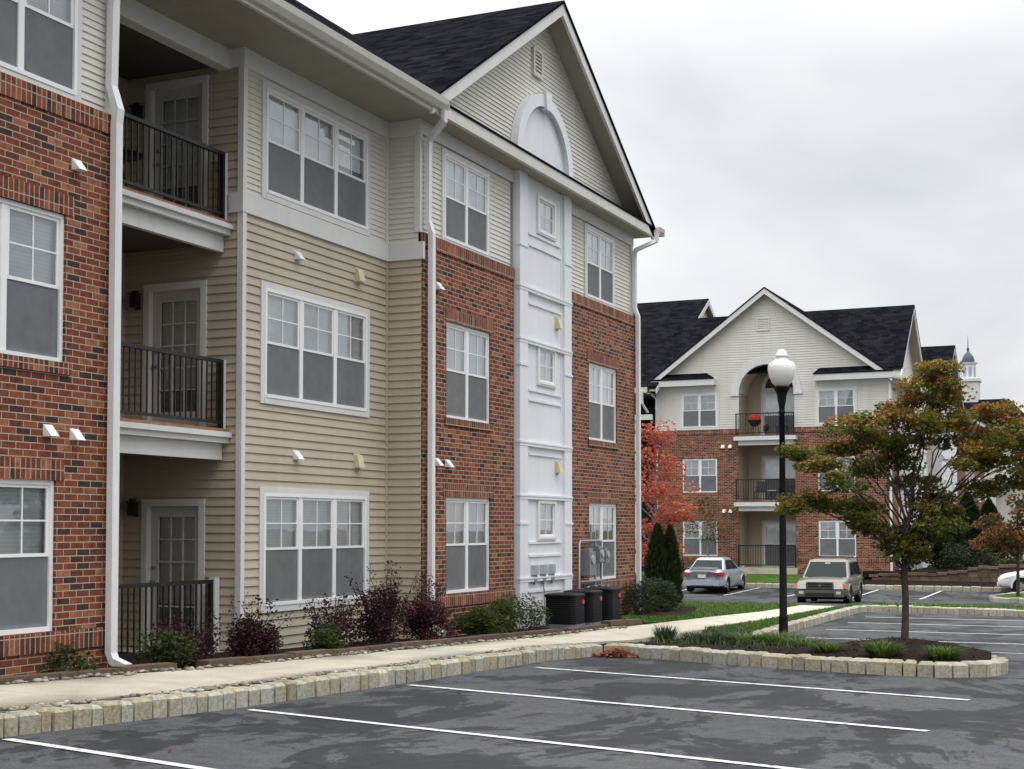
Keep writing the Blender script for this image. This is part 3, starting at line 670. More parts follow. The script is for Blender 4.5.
# white centre column with small windows, pilasters and ledges
FC = Frame((-10.96, 0, 0), Y, X); CL, CR = 24.68, 27.3
cw = [(25.62, 26.5, 1.62, 2.36), (25.62, 26.5, 4.64, 5.38), (25.62, 26.5, 7.60, 8.32)]
m = MB(); flat_wall(m, FC, CL + .02, CR - .02, -.1, 8.6, cw, .06)
for a in (CL + .02, CR - .02): m.quad(FC.p(a, -.1, 0), FC.p(a, -.1, -.2), FC.p(a, 8.6, -.2), FC.p(a, 8.6, 0))
m.build('panel', M_PANEL, B1)
for a in (CL, CR - .38): bp(FC, (a, a + .38, -.05, 8.6, -.1, .055), 'pilaster', M_PANEL, B1)
for a in (CL + .43, CR - .47): bp(FC, (a, a + .04, .3, 8.6, -.01, .012), 'panel_bead', M_PANEL, B1)
for z in (.88, 2.45, 3.46, 5.42, 6.42):
    m = MB(); FC.box(m, CL - .02, CR + .02, z - .016, z + .018, -.01, .072); FC.box(m, CL - .008, CR + .008, z - .07, z - .018, -.01, .062); m.build('ledge', M_PANEL, B1)
for z in (1.55, 1.3, .62, 3.25, 4.48, 4.29, 6.15, 7.50, 7.28): bp(FC, (CL + .5, CR - .5, z - .022, z + .022, -.01, .028), 'panel_rail', M_PANEL, B1)
for z in (1.92, 4.93, 7.2):
    for a in (CL - .015, CR - .365): bp(FC, (a, a + .39, z - .022, z + .022, -.01, .072), 'pilaster_block', M_PANEL, B1)
for q in cw: window(FC, *q, B1, 1, trim=.035, depth=.02, single=True, grid=(2, 2))
# round-headed blind panel above the cornice
AC, AZ, AR = 26.0, 8.95, 1.42
FA = FP2.sub(.016)
def arc(r, n=26, k=1.0): return [(AC + r * math.cos(math.pi * i / n), AZ + k * r * math.sin(math.pi * i / n)) for i in range(n + 1)]
m = MB()
m.prism([FA.p(a, z, 0) for a, z in arc(AR - .2)], FA.N * .05); m.build('arch_panel', M_PANEL, B1)
m = MB(); o_, i_ = arc(AR), arc(AR - .24)
for (a, b, c, e) in zip(o_, o_[1:], i_[1:], i_): m.hexa([FA.p(*q, 0) for q in (a, b, c, e)], [FA.p(*q, .16) for q in (a, b, c, e)])
m.hexa([FA.p(AC - .1, AZ + AR - .3, 0), FA.p(AC + .1, AZ + AR - .3, 0), FA.p(AC + .15, AZ + AR + .05, 0), FA.p(AC - .15, AZ + AR + .05, 0)], [FA.p(AC - .1, AZ + AR - .3, .21), FA.p(AC + .1, AZ + AR - .3, .21), FA.p(AC + .15, AZ + AR + .05, .21), FA.p(AC - .15, AZ + AR + .05, .21)])
m.build('arch_rim', M_PANEL, B1)
def gable_vent(fr, a, z, w, h, parent):
    v = MB(); fr.box(v, a - w / 2, a - w / 2 + .06, z, z + h, 0, .05); fr.box(v, a + w / 2 - .06, a + w / 2, z, z + h, 0, .05); fr.box(v, a - w / 2 + .06, a + w / 2 - .06, z, z + .06, 0, .05); fr.box(v, a - w / 2 + .06, a + w / 2 - .06, z + h - .06, z + h, 0, .05)
    n = int((h - .12) / .07)
    for i in range(n):
        q = z + .06 + (h - .12) * i / n; v.quad(fr.p(a - w / 2 + .06, q, .04), fr.p(a + w / 2 - .06, q, .04), fr.p(a + w / 2 - .06, q + .08, .005), fr.p(a - w / 2 + .06, q + .08, .005))
    v.build('gable_vent', M_CREAM, parent)
gable_vent(FA, 25.85, 10.72, .46, .56, B1)
# eaves, cornice and roof
m = MB()
m.box(-13.75, -10.66, -1, YE + .3, 8.6, 8.63); m.build('soffit', M_SOFFIT, B1)
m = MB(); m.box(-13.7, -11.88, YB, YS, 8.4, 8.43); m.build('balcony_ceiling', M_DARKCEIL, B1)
m = MB(); m.box(-10.68, -10.62, -1, 20.9, 8.595, 8.8)
m.box(-10.68, -10.6, 20.9, 31.72, 8.595, 8.79); m.box(-11.4, -10.682, 31.66, 31.74, 8.597, 8.79); m.build('fascia', M_GUTTER, B1)
m = MB()
prof = [(-10.62, 8.66), (-10.55, 8.66), (-10.49, 8.74), (-10.47, 8.83), (-10.5, 8.83), (-10.515, 8.76), (-10.56, 8.69), (-10.60, 8.69), (-10.60, 8.83), (-10.62, 8.83)]
m.prism([(x, -1, z) for x, z in prof], (0, 21.85, 0))
m.quad((-10.62, 20.85, 8.66), (-10.47, 20.85, 8.66), (-10.47, 20.85, 8.83), (-10.62, 20.85, 8.83))
m.prism([(x, 31.76, z) for x, z in prof], (0, .34, 0)); m.quad((-10.62, 32.1, 8.66), (-10.47, 32.1, 8.66), (-10.47, 32.1, 8.83), (-10.62, 32.1, 8.83)); m.quad((-10.62, 31.77, 8.66), (-10.47, 31.77, 8.66), (-10.47, 31.77, 8.83), (-10.62, 31.77, 8.83))
m.build('gutter', M_GUTTER, B1)
m = MB()   # pent strip on the cornice
m.prism([(-10.58, 20.92, 8.792), (-10.58, 20.92, 8.83), (-11.06, 20.92, 9.07), (-11.06, 20.92, 8.79)], (0, 10.8, 0)); m.build('cornice_roof', M_ROOF, B1)
m = MB(); SL = (GZ - 8.84) / 4.85
def slab(a, b, y0, y1, th=.1):
    (x0, z0), (x1, z1) = a, b
    m.hexa([(x0, y0, z0 - th), (x1, y0, z1 - th), (x1, y1, z1 - th), (x0, y1, z0 - th)], [(x0, y0, z0), (x1, y0, z1), (x1, y1, z1), (x0, y1, z0)])
slab((-10.52, 8.83), (-15.4, GZ + .02), -1, 20.87); slab((-11.1, 8.83 + .58 * SL), (-15.4, GZ + .02), 20.87, YE + .25); slab((-15.4, GZ + .02), (-20.3, 8.83), -1, YE + .25)
m.build('roof', M_ROOF, B1)
m = MB()
for s in (-1, 1):
    y0, y1 = GC, GC + s * 5.62; z0, z1 = GZ + .03, GZ + .03 - 5.62 * GS
    m.hexa([(-10.57, y0, z0 - .06), (-10.57, y1, z1 - .06), (-19.9, y1, z1 - .06), (-19.9, y0, z0 - .06)], [(-10.57, y0, z0), (-10.57, y1, z1), (-19.9, y1, z1), (-19.9, y0, z0)])
m.build('gable_roof', M_ROOF, B1)
m = MB()
for s in (-1, 1):
    y0, y1 = GC, GC + s * 5.6; z0, z1 = GZ - .03, GZ - .03 - 5.6 * GS
    m.hexa([(-10.6, y0, z0 - .24), (-10.6, y1, z1 - .24), (-10.66, y1, z1 - .24), (-10.66, y0, z0 - .24)], [(-10.6, y0, z0 - .002), (-10.6, y1, z1 - .002), (-10.66, y1, z1 - .002), (-10.66, y0, z0 - .002)])
m.build('rake_board', M_TRIM, B1)
m = MB()
for s in (-1, 1):
    y0, y1 = GC, GC + s * 5.6; z0, z1 = GZ - .1, GZ - .1 - 5.6 * GS
    m.hexa([(-10.662, y0, z0 - .06), (-10.662, y1, z1 - .06), (-11.1, y1, z1 - .06), (-11.1, y0, z0 - .06)], [(-10.662, y0, z0), (-10.662, y1, z1), (-11.1, y1, z1), (-11.1, y0, z0)])
m.build('rake_soffit', M_SOFFIT, B1)
# downspouts
def downspout(path, parent, w=.11, dp=.085, ax=Y, mat=None):
    q = MB(); q.rect_tube(path, w, dp, ax); return q.build('downspout', mat or M_DOWN, parent)
yd = YB - .11
downspout([(-10.95, yd, 8.5), (-10.98, yd, 6.95), (-10.88, yd, 6.66), (-10.9, yd, 6.5), (-10.9, yd, .42), (-10.86, yd, .33), (-10.66, yd, .26)], B1, .115)
yd = YR + .13
downspout([(-10.55, YR - .12, 8.66), (-10.56, YR - .10, 8.5), (-10.95, yd, 8.28), (-10.97, yd, 8.1), (-10.97, yd, 6.92), (-10.9, yd, 6.7), (-10.9, yd, 6.5), (-10.9, yd, .3), (-10.87, yd, .2), (-10.66, yd, .1)], B1)
yd = YE - .04
downspout([(-10.55, YE + .3, 8.66), (-10.56, YE + .28, 8.5), (-10.95, yd, 8.26), (-10.98, yd, 8.1), (-10.98, yd, 6.92), (-10.9, yd, 6.7), (-10.9, yd, 6.5), (-10.9, yd, -.2)], B1)
# balconies
for z, d in ((3.21, 0), (6.14, 0)):
    m = MB(); m.box(-13.7, -11.85, YB + .0, YS - .025, z - .03, z + .01); m.build('deck', M_WOOD, B1)
    m = MB(); m.box(-11.95, -11.85, YB, YS + .0 - .02, z - .19, z - .032); m.box(-11.951, -11.80, YB, YS - .021, z - .11, z - .04)
    m.box(-12.05, -11.96, YB, YS - .03, z - .42, z - .19); m.build('balcony_fascia', M_TRIM, B1)
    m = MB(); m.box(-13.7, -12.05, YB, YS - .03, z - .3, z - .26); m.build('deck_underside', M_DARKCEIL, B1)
    railing(Frame((-11.93, 0, 0), Y, X), YB + .03, YS - .09, z + .08, z + .98, B1)
    m = MB(); m.box(-11.99, -11.9, YS - .085, YS - .03, z + .0, z + .98); m.build('rail_post', M_TRIM, B1)
m = MB(); m.box(-13.7, -11.9, YB, YS - .03, -.2, .12); m.build('patio_slab', M_CONC, B1)
railing(Frame((-12.03, 0, 0), Y, X), YB + .03, YS - .15, .19, 1.12, B1)
m = MB(); m.box(-12.08, -11.98, YS - .145, YS - .035, .1, 1.15); m.build('rail_post', M_TRIM, B1)
for z in (2.0, 5.0, 7.75):   # wall lanterns beside the balcony doors
    m = MB(); FS.box(m, -13.49, -13.41, z, z + .2, .02, .05); FS.box(m, -13.51, -13.39, z + .02, z + .2, .06, .15); FS.box(m, -13.53, -13.37, z + .2, z + .22, .04, .17); FS.box(m, -13.49, -13.41, z + .22, z + .26, .08, .13); m.build('wall_lantern', M_BLACK, B1)
for a, z in ((12.58, 5.9), (12.18, 2.9), (12.6, 2.88), (21.45, 5.9), (21.42, 2.94), (21.82, 2.93)): vent_hood(FP, a, z, B1, M_WHITEP)
for z in (5.9, 2.92): vent_hood(FB, 18.15, z, B1, M_WHITEP, .14); box_vent(FB, 19.93, z - .02, B1, .2, .25)
for z in (5.93, 3.04): box_vent(FC, 26.6, z, B1, .19, .26)

# ------------------------------------------------------------------ the second apartment building
B2 = empty('apartment_building', (-16, 70, -.3), 'farther brick and cream apartment building with an arched top balcony, behind the two parked cars', 'apartment building')
Y2, QL, QR, BL, BR = 65.5, -21.8, -10.8, -17.8, -15.15
F2 = Frame((0, Y2, 0), X, (0, -1, 0)); FBk = Frame((0, Y2 + 1.7, 0), X, (0, -1, 0)); FSL = Frame((BL, 0, 0), Y, X); FSR = Frame((BR, 0, 0), (0, -1, 0), (-1, 0, 0)); FW = Frame((QR, 0, 0), Y, X)
WR = [(-20.52, -18.84), (-14.1, -12.42)]
w2 = [(a, b, z0, z1) for a, b in WR for z0, z1 in ((.5, 2.14), (3.48, 5.06))]; w2u = [(a, b, 6.55, 8.12) for a, b in WR]
m = MB()
flat_wall(m, F2, QL, BL, -.7, 6.43, [q for q in w2 if q[0] < -18]); flat_wall(m, Frame((QL, 0, 0), (0, -1, 0), (-1, 0, 0)), -76, -Y2, -.7, 6.43); m.build('brick_wall', M_BRICK, B2); m = MB(); flat_wall(m, F2, BR, QR, -.7, 6.43, [q for q in w2 if q[0] > -18])
m.build('brick_wall', M_BRICK, B2)
m = MB(); flat_wall(m, FW, Y2, 67.2, -.7, 6.43); m.build('brick_wall', M_BRICK, B2)
m = MB(); flat_wall(m, FW, 84.2, 92.2, -.5, 8.5, [(86.2, 87.6, z, z + 1.6) for z in (.5, 3.5, 6.5)]); m.build('brick_wall', M_BRICK, B2)
m = MB(); flat_wall(m, FW, 97, 103, -.5, 8.5, [(99, 100.6, z, z + 1.6) for z in (.5, 3.5, 6.5)]); m.build('brick_wall', M_BRICK, B2)
for a, b, c, e in w2: bp(F2, (a - .1, b + .1, e, e + .22, -.05, .006), 'lintel', M_SOLD, B2)
for a, b in ((QL, BL), (BR, QR)): bp(F2, (a, b, 6.2, 6.44, -.05, .02), 'brick_band', M_SOLD, B2); bp(F2, (a, b, .27, .48, -.05, .025), 'brick_band', M_SOLD, B2)
ZA, AR2, CX = 8.1, 1.3, -16.48
def arch_hole(z):
    if z < ZA: return (BL + .02, BR - .02)
    if z < ZA + AR2: q = math.sqrt(AR2 ** 2 - (z - ZA) ** 2); return (CX - q, CX + q)
RZ, RS, RC = 12.95, .745, -16.45
m = MB()
siding(m, F2, lambda z: max(QL, RC - (RZ - .1 - z) / RS), lambda z: min(QR, RC + (RZ - .1 - z) / RS), 6.43, 12.8, [*w2u, arch_hole], .115, .018, brk=[ZA, RZ - .1 - 5.35 * RS])
siding(m, FW, Y2, 67.2, 6.43, 8.5, (), .115, .018)
SGC, SGZ, SGS = 69.2, 12.3, .93
siding(m, FW, lambda z: max(Y2, SGC - (SGZ - .1 - z) / SGS), lambda z: min(72.9, SGC + (SGZ - .1 - z) / SGS), 8.5, 12.1, (), .115, .018)
m.build('cream_siding', M_CREAM, B2); m = MB()
siding(m, FW, lambda z: max(79.6, 84 - (11.9 - z) / .8), lambda z: min(88.4, 84 + (11.9 - z) / .8), 8.5, 11.8, (), .115, .018)
m.build('cream_siding', M_CREAM, B2); m = MB()
siding(m, FW, 103, 113, -.5, 8.5, [(105, 106.6, z, z + 1.6) for z in (.5, 3.5, 6.5)], .115, .018)
m.build('cream_siding', M_CREAM, B2)
m = MB()
siding(m, FBk, BL, BR, -.1, 9.5, [(-17.05, -15.35, z, z + 2.03) for z in (.02, 3.08, 6.12)], .125, .018)
siding(m, FSL, Y2 + .02, Y2 + 1.7, -.1, 9.45, (), .125, .018); siding(m, FSR, -(Y2 + 1.7), -(Y2 + .02), -.1, 9.45, (), .125, .018)
m.build('tan_siding', M_TAN, B2); m = MB()
siding(m, FW, 72.4, 78, -.5, 8.5, [(74.3, 76, z, z + 1.6) for z in (.5, 3.5, 6.5)], .125, .018); m.build('tan_siding', M_TAN, B2); m = MB(); siding(m, FW, 92.2, 97, -.5, 8.5, [(94, 95.4, z, z + 1.6) for z in (.5, 3.5, 6.5)], .125, .018)
m.build('tan_siding', M_TAN, B2)
for q in w2: window(F2, *q, B2, 2, depth=.07)
for q in w2u: window(F2, *q, B2, 2, trim=.12, depth=.02, openb=random.choice([False, True]))
for z in (.02, 3.08, 6.12): window(FBk, -17.05, -15.35, z, z + 2.03, B2, 2, trim=.11, depth=.02, grid=(1, 1))
# white window bays on the side wing
for a0, a1 in ((67.2, 72.4), (78, 84.2)):
    m = MB(); Fb = FW.sub(.5); ww = [(x, x + 1.1, z, z + 1.7) for z in (.5, 3.5, 6.5) for x in (a0 + .5, a0 + 2.1, a0 + 3.6)]
    flat_wall(m, Fb, a0, a1, -.5, 8.5, ww, .06)
    for a in (a0, a1): m.quad(Fb.p(a, -.5, 0), Fb.p(a, -.5, -.5), Fb.p(a, 8.5, -.5), Fb.p(a, 8.5, 0))
    for z in (2.45, 5.45): Fb.box(m, a0 - .03, a1 + .03, z, z + .2, -.01, .05)
    m.build('window_bay', M_PANEL, B2)
    for q in ww: window(Fb, *q, B2, 1, depth=.03, screen=False)
for x0, x1 in ((74.3, 76), (86.2, 87.6), (94, 95.4), (99, 100.6), (105, 106.6)):
    for z in (.5, 3.5, 6.5): window(FW, x0, x1, z, z + 1.6, B2, 2 if x1 - x0 > 1.5 else 1, trim=.1 if x0 in (74.3, 94, 105) else 0, depth=.03, screen=False)
# arch surround and the half-round light behind it
def ring(fr, c, zc, r0, r1, d0, d1, name, mat, parent, n=24, leg=0.):
    m = MB()
    P = [(c + math.cos(math.pi * i / n), zc + math.sin(math.pi * i / n)) for i in range(n + 1)]
    Po = [(c + r1 * math.cos(math.pi * i / n), zc + r1 * math.sin(math.pi * i / n)) for i in range(n + 1)]; Pi = [(c + r0 * math.cos(math.pi * i / n), zc + r0 * math.sin(math.pi * i / n)) for i in range(n + 1)]
    for a, b, e, f in zip(Po, Po[1:], Pi[1:], Pi): m.hexa([fr.p(*q, d0) for q in (a, b, e, f)], [fr.p(*q, d1) for q in (a, b, e, f)])
    if leg:
        for s in (-1, 1): fr.box(m, c + s * r0, c + s * (r1 + .06), zc - leg, zc, d0, d1 + .02)
    return m.build(name, mat, parent)
ring(F2, CX, ZA, AR2 - .01, AR2 + .34, -.05, .06, 'arch_rim', M_TRIM, B2, leg=.14)
m = MB(); n = 24
for i in range(n):
    t0, t1 = math.pi * i / n, math.pi * (i + 1) / n; q = lambda t, d: F2.p(CX + AR2 * math.cos(t), ZA + AR2 * math.sin(t), d)
    m.quad(q(t0, 0), q(t1, 0), q(t1, -1.7), q(t0, -1.7))
m.build('arch_soffit', M_CREAM, B2)
m = MB(); m.prism([FBk.p(-16.2 + .8 * math.cos(math.pi * i / n), 8.42 + .72 * math.sin(math.pi * i / n), .035) for i in range(n + 1)], (0, -.01, 0)); m.build('arch_pane', M_CARGL, B2)
ring(FBk, -16.2, 8.42, .74, .92, .02, .06, 'arch_pane_trim', M_TRIM, B2)
bp(FBk, (-17.1, -15.3, 8.27, 8.43, .0, .065), 'transom_bar', M_TRIM, B2)
# balconies
for z in (6.1, 3.05):
    m = MB(); F2.box(m, BL + .03, BR - .03, z - .06, z, -1.68, .25); m.build('deck', M_WOOD, B2)
    m = MB(); F2.box(m, BL - .14, BR + .12, z - .24, z - .061, -.02, .4); F2.box(m, BL + .04, BR - .03, z - .46, z - .24, -.03, .25); m.build('balcony_fascia', M_TRIM, B2)
    railing(F2, BL - .06, BR + .03, z + .08, z + 1.02, B2, .31)
m = MB(); F2.box(m, BL - .1, BR + .1, -.7, -.02, -1.68, .2); m.build('patio_slab', M_CONC, B2)
railing(F2, BL - .03, BR + .03, .08, 1.02, B2, .1)
for a, z in ((-18.55, 5.62), (-18.2, 5.62), (-20.85, 2.6), (-20.5, 2.6), (-18.5, 2.6), (-18.2, 2.6)): vent_hood(F2, a, z, B2, M_WHITEP, .16)
# pent roofs, corner boards, frieze
for a0, a1 in ((QL - .15, -18.85), (-14.2, QR + .15)):
    m = MB(); F2.box(m, a0, a1, 8.5, 8.78, -.02, .42); m.build('eave_fascia', M_TRIM, B2)
    m = MB(); m.hexa([F2.p(a0 - .02, 8.782, .45), F2.p(a1 + .02, 8.782, .45), F2.p(a1 - .3, 8.782, 0), F2.p(a0 + .3, 8.782, 0)], [F2.p(a0 - .02, 8.82, .45), F2.p(a1 + .02, 8.82, .45), F2.p(a1 - .5, 9.12, 0), F2.p(a0 + .2, 9.12, 0)]); m.build('pent_roof', M_ROOF, B2)
    bp(F2, (max(a0, QL), min(a1, QR), 8.25, 8.499, -.02, .03), 'frieze_board', M_TRIM, B2)
bp(F2, (QL - .02, QL + .16, 6.45, 8.25, -.02, .035), 'corner_board', M_TRIM, B2); bp(F2, (QR - .16, QR + .02, 6.45, 8.25, -.02, .035), 'corner_board', M_TRIM, B2)
gable_vent(F2, -16.6, 10.95, .62, .6, B2)
# roofs
def roof_slab(pts, name='roof', th=.07):
    q = MB(); a = [Vector(p) for p in pts]; q.hexa([p - Vector((0, 0, th)) for p in a], a); return q.build(name, M_ROOF, B2)
hw = 5.75
for s in (-1, 1): roof_slab([(RC, Y2 - .4, RZ), (RC + s * hw, Y2 - .4, RZ - hw * RS), (RC + s * hw, 74, RZ - hw * RS), (RC, 74, RZ)], 'gable_roof')
def rake(fr, c, zt, w, sl, d, name='rake_board', hgt=.26):
    for s in (-1, 1):
        q = MB(); a, b = (c, zt), (c + s * w, zt - w * sl)
        q.hexa([fr.p(a[0], a[1] - hgt, d), fr.p(b[0], b[1] - hgt, d), fr.p(b[0], b[1] - hgt, d - .05), fr.p(a[0], a[1] - hgt, d - .05)], [fr.p(a[0], a[1], d), fr.p(b[0], b[1], d), fr.p(b[0], b[1], d - .05), fr.p(a[0], a[1], d - .05)])
        q.build(name, M_TRIM, B2)
        q = MB(); q.hexa([fr.p(a[0], a[1] - .16, d - .052), fr.p(b[0], b[1] - .16, d - .052), fr.p(b[0], b[1] - .16, -.05), fr.p(a[0], a[1] - .16, -.05)], [fr.p(a[0], a[1] - .1, d - .052), fr.p(b[0], b[1] - .1, d - .052), fr.p(b[0], b[1] - .1, -.05), fr.p(a[0], a[1] - .1, -.05)])
        q.build('rake_soffit', M_SOFFIT, B2)
rake(F2, RC, RZ - .07, hw, RS, .38)
roof_slab([(-10.3, Y2 + .1, 9.04), (-10.3, SGC, SGZ), (QL, SGC, SGZ), (QL, Y2 + .1, 9.04)]); roof_slab([(-10.3, SGC, SGZ), (-10.3, 73.1, SGZ - 3.9 * SGS), (QL, 73.1, SGZ - 3.9 * SGS), (QL, SGC, SGZ)])
rake(FW, SGC, SGZ - .07, 3.9, SGS, .48)
LX = -21.55
roof_slab([(LX, 64.7, 8.5), (LX, 73.5, 13.95), (-48, 73.5, 13.95), (-48, 64.7, 8.5)]); roof_slab([(LX, 73.5, 13.95), (LX, 82, 8.6), (-48, 82, 8.6), (-48, 73.5, 13.95)])
FLX = Frame((LX - .3, 0, 0), Y, X); rake(FLX, 73.5, 13.88, 8.8, .62, .32)
m = MB(); m.poly([(LX - .3, 65.6, 8.4), (LX - .3, 73.5, 13.7), (LX - .3, 81.4, 8.4)]); m.build('gable_wall', M_CREAM, B2)
bp(Frame((0, 64.7, 0), X, (0, -1, 0)), (-48, -22.0, 8.22, 8.47, -.02, .06), 'gutter', M_GUTTER, B2)
m = MB(); m.box(-48, -21.85, 64.72, 66.6, 8.16, 8.2); m.build('soffit', M_SOFFIT, B2)
roof_slab([(-21.85, 65.0, 7.25), (-21.85, 66.3, 8.1), (-30, 66.3, 8.1), (-30, 65.0, 7.25)], 'porch_roof')
bp(Frame((0, 65.0, 0), X, (0, -1, 0)), (-30, -21.86, 6.95, 7.2, -.1, .03), 'porch_fascia', M_TRIM, B2)
for q in range(4): bp(Frame((0, 65.1, 0), X, (0, -1, 0)), (-22.9 - q * 2.2, -22.65 - q * 2.2, -.5, 6.95, -.25, 0), 'porch_post', M_TRIM, B2)
m = MB(); flat_wall(m, Frame((0, 67.6, 0), X, (0, -1, 0)), -48, QL, -.6, 8.4); m.build('breezeway_shade_wall', M_DARKROOM, B2)  # near-black sheet stands in for the shade inside the breezeway
m = MB(); flat_wall(m, Frame((0, 66.3, 0), X, (0, -1, 0)), -48, -30, -.6, 8.2); m.build('brick_wall', M_BRICK, B2)
roof_slab([(-10.1, 72.5, 8.62), (-10.1, 113.3, 8.62), (-15.5, 113.3, 12.0), (-15.5, 72.5, 12.0)]); roof_slab([(-15.5, 72.5, 12.0), (-15.5, 113.3, 12.0), (-21, 113.3, 8.6), (-21, 72.5, 8.6)])
for s in (-1, 1): roof_slab([(-10.3, 84, 12.1), (-10.3, 84 + s * 4.7, 12.1 - 4.7 * .8), (-17, 84 + s * 4.7, 12.1 - 4.7 * .8), (-17, 84, 12.1)], 'gable_roof')
rake(FW, 84, 12.03, 4.7, .8, .48)
bp(FW, (Y2, 113, 8.3, 8.6, -.02, .62), 'eave_fascia', M_TRIM, B2)
m = MB(); flat_wall(m, Frame((0, 113, 0), (-1, 0, 0), Y), 10.8, 21, -.5, 8.6); flat_wall(m, Frame((-21, 0, 0), (0, -1, 0), (-1, 0, 0)), -113, -74, -.5, 8.6); m.build('rear_wall', M_CREAM, B2)
m = MB(); m.poly([(-10.8, 113, 8.6), (-21, 113, 8.6), (-15.6, 113, 11.9)]); m.build('end_gable', M_CREAM, B2)
downspout([(QL - .25, 65.0, 8.5), (QL - .22, 65.1, 8.25), (QL + .02, 65.42, 7.95), (QL + .02, 65.42, -.3)], B2, .1, .08, X)
downspout([(QR - .05, 65.42, 8.3), (QR - .05, 65.42, -.3)], B2, .1, .08, X)
downspout([(QL - .45, 64.62, 8.3), (QL - .45, 64.7, 7.7), (QL - .3, 65.05, 7.3)], B2, .1, .08, X)

# ------------------------------------------------------------------ far clubhouse and hall with a cupola
CB = empty('clubhouse', (-6.6, 92, -.4), 'small pale clubhouse with a round-headed window in its gable, far off at the right edge', 'building')
FG = Frame((0, 88, 0), X, (0, -1, 0))
GX0, GX1, GXC = -8.6, -4.4, -6.5
m = MB()
cwn = [(-8.2, -7.1, .2, 1.9), (-5.9, -4.8, .2, 1.9)]
flat_wall(m, FG, GX0, GX1, -.8, 3.9, cwn)
m.poly([FG.p(GX0, 3.9), FG.p(GX1, 3.9), FG.p(GXC, 5.6)])
flat_wall(m, Frame((GX0, 0, 0), (0, -1, 0), (-1, 0, 0)), -100, -88, -.8, 3.9); flat_wall(m, Frame((GX1, 0, 0), Y, X), 88, 100, -.8, 3.9)
m.build('stucco_wall', M_CREAM, CB)
for q in cwn: window(FG, *q, CB, 1, trim=.12, depth=.03)
for s_, xe in ((-1, GX0 - .35), (1, GX1 + .35)):
    m = MB(); z1 = 5.75 - abs(xe - GXC) * .8
    m.hexa([(GXC, 87.6, 5.68), (xe, 87.6, z1 - .07), (xe, 101, z1 - .07), (GXC, 101, 5.68)], [(GXC, 87.6, 5.75), (xe, 87.6, z1), (xe, 101, z1), (GXC, 101, 5.75)]); m.build('roof', M_ROOF, CB)
    m = MB(); m.hexa([(GXC, 87.55, 5.45), (xe, 87.55, z1 - .3), (xe, 87.6, z1 - .3), (GXC, 87.6, 5.45)], [(GXC, 87.55, 5.67), (xe, 87.55, z1 - .08), (xe, 87.6, z1 - .08), (GXC, 87.6, 5.67)]); m.build('rake_board', M_TRIM, CB)
m = MB(); m.prism([FG.p(-7.0 + .55 * math.cos(math.pi * i / 16), 2.95 + .6 * math.sin(math.pi * i / 16), .02) for i in range(17)] , (0, -.03, 0)); m.build('arch_pane', M_CARGL, CB)
ring(FG, -7.0, 2.95, .54, .78, 0, .08, 'arch_trim', M_TRIM, CB)
HB = empty('town_hall', (-15.5, 135.5, -.6), 'distant pale hall topped by a white cupola with a dark dome and spire', 'building')
FH = Frame((0, 128, 0), X, (0, -1, 0)); hwn = [(x, x + 1.4, z, z + 2.) for x in (-20.5, -17.5, -14.5, -11.5) for z in (1, 5)]
m = MB()
flat_wall(m, FH, -22.5, -8.5, -.8, 9.0, hwn); flat_wall(m, Frame((-22.5, 0, 0), (0, -1, 0), (-1, 0, 0)), -143, -128, -.8, 9.0); flat_wall(m, Frame((-8.5, 0, 0), Y, X), 128, 143, -.8, 9.0); flat_wall(m, Frame((0, 143, 0), (-1, 0, 0), Y), 8.5, 22.5, -.8, 9.)
m.build('stucco_wall', M_CREAM, HB)
for q in hwn: window(FH, *q, HB, 1, trim=.12, depth=.03)
m = MB(); m.hexa([(-23, 127.5, 8.95), (-8, 127.5, 8.95), (-8, 143.5, 8.95), (-23, 143.5, 8.95)], [(-19, 135, 13.3), (-12, 135, 13.3), (-12, 136, 13.3), (-19, 136, 13.3)]); m.build('hip_roof', M_ROOF, HB)
CUX, CUY = -15.5, 135.5
m = MB(); m.box(CUX - .92, CUX + .92, CUY - .92, CUY + .92, 12.0, 14.95); m.box(CUX - 1.06, CUX + 1.06, CUY - 1.06, CUY + 1.06, 14.951, 15.2); m.build('cupola_base', M_TRIM, HB)
m = MB(); m.lathe([(.68, 15.2), (.68, 16.5), (.78, 16.55), (.84, 16.7), (0, 16.72)], (CUX, CUY, 0), 8, False); cl = m.build('cupola_lantern', M_PANEL, HB)
for i in range(8):
    a = math.pi / 4 * i + math.pi / 8; u = Vector((math.cos(a), math.sin(a), 0)); w_ = Vector((-u.y, u.x, 0)); c = Vector((CUX, CUY, 0)) + u * .635; z3 = lambda v, z: Vector((v.x, v.y, z))
    m = MB(); m.hexa([z3(c - w_ * .14, 15.4), z3(c + w_ * .14, 15.4), z3(c + w_ * .14, 16.3), z3(c - w_ * .14, 16.3)], [z3(c - w_ * .14 + u * .02, 15.4), z3(c + w_ * .14 + u * .02, 15.4), z3(c + w_ * .14 + u * .02, 16.3), z3(c - w_ * .14 + u * .02, 16.3)]); m.build('louvre', M_GREYL, cl)
m = MB(); m.lathe([(.58, 16.72), (.56, 16.95), (.47, 17.25), (.3, 17.5), (.14, 17.68), (.09, 17.85), (.13, 17.95), (.05, 18.1), (.03, 18.5), (.014, 19.2), (0, 19.22)], (CUX, CUY, 0), 16); m.build('dome', M_DOME, HB)

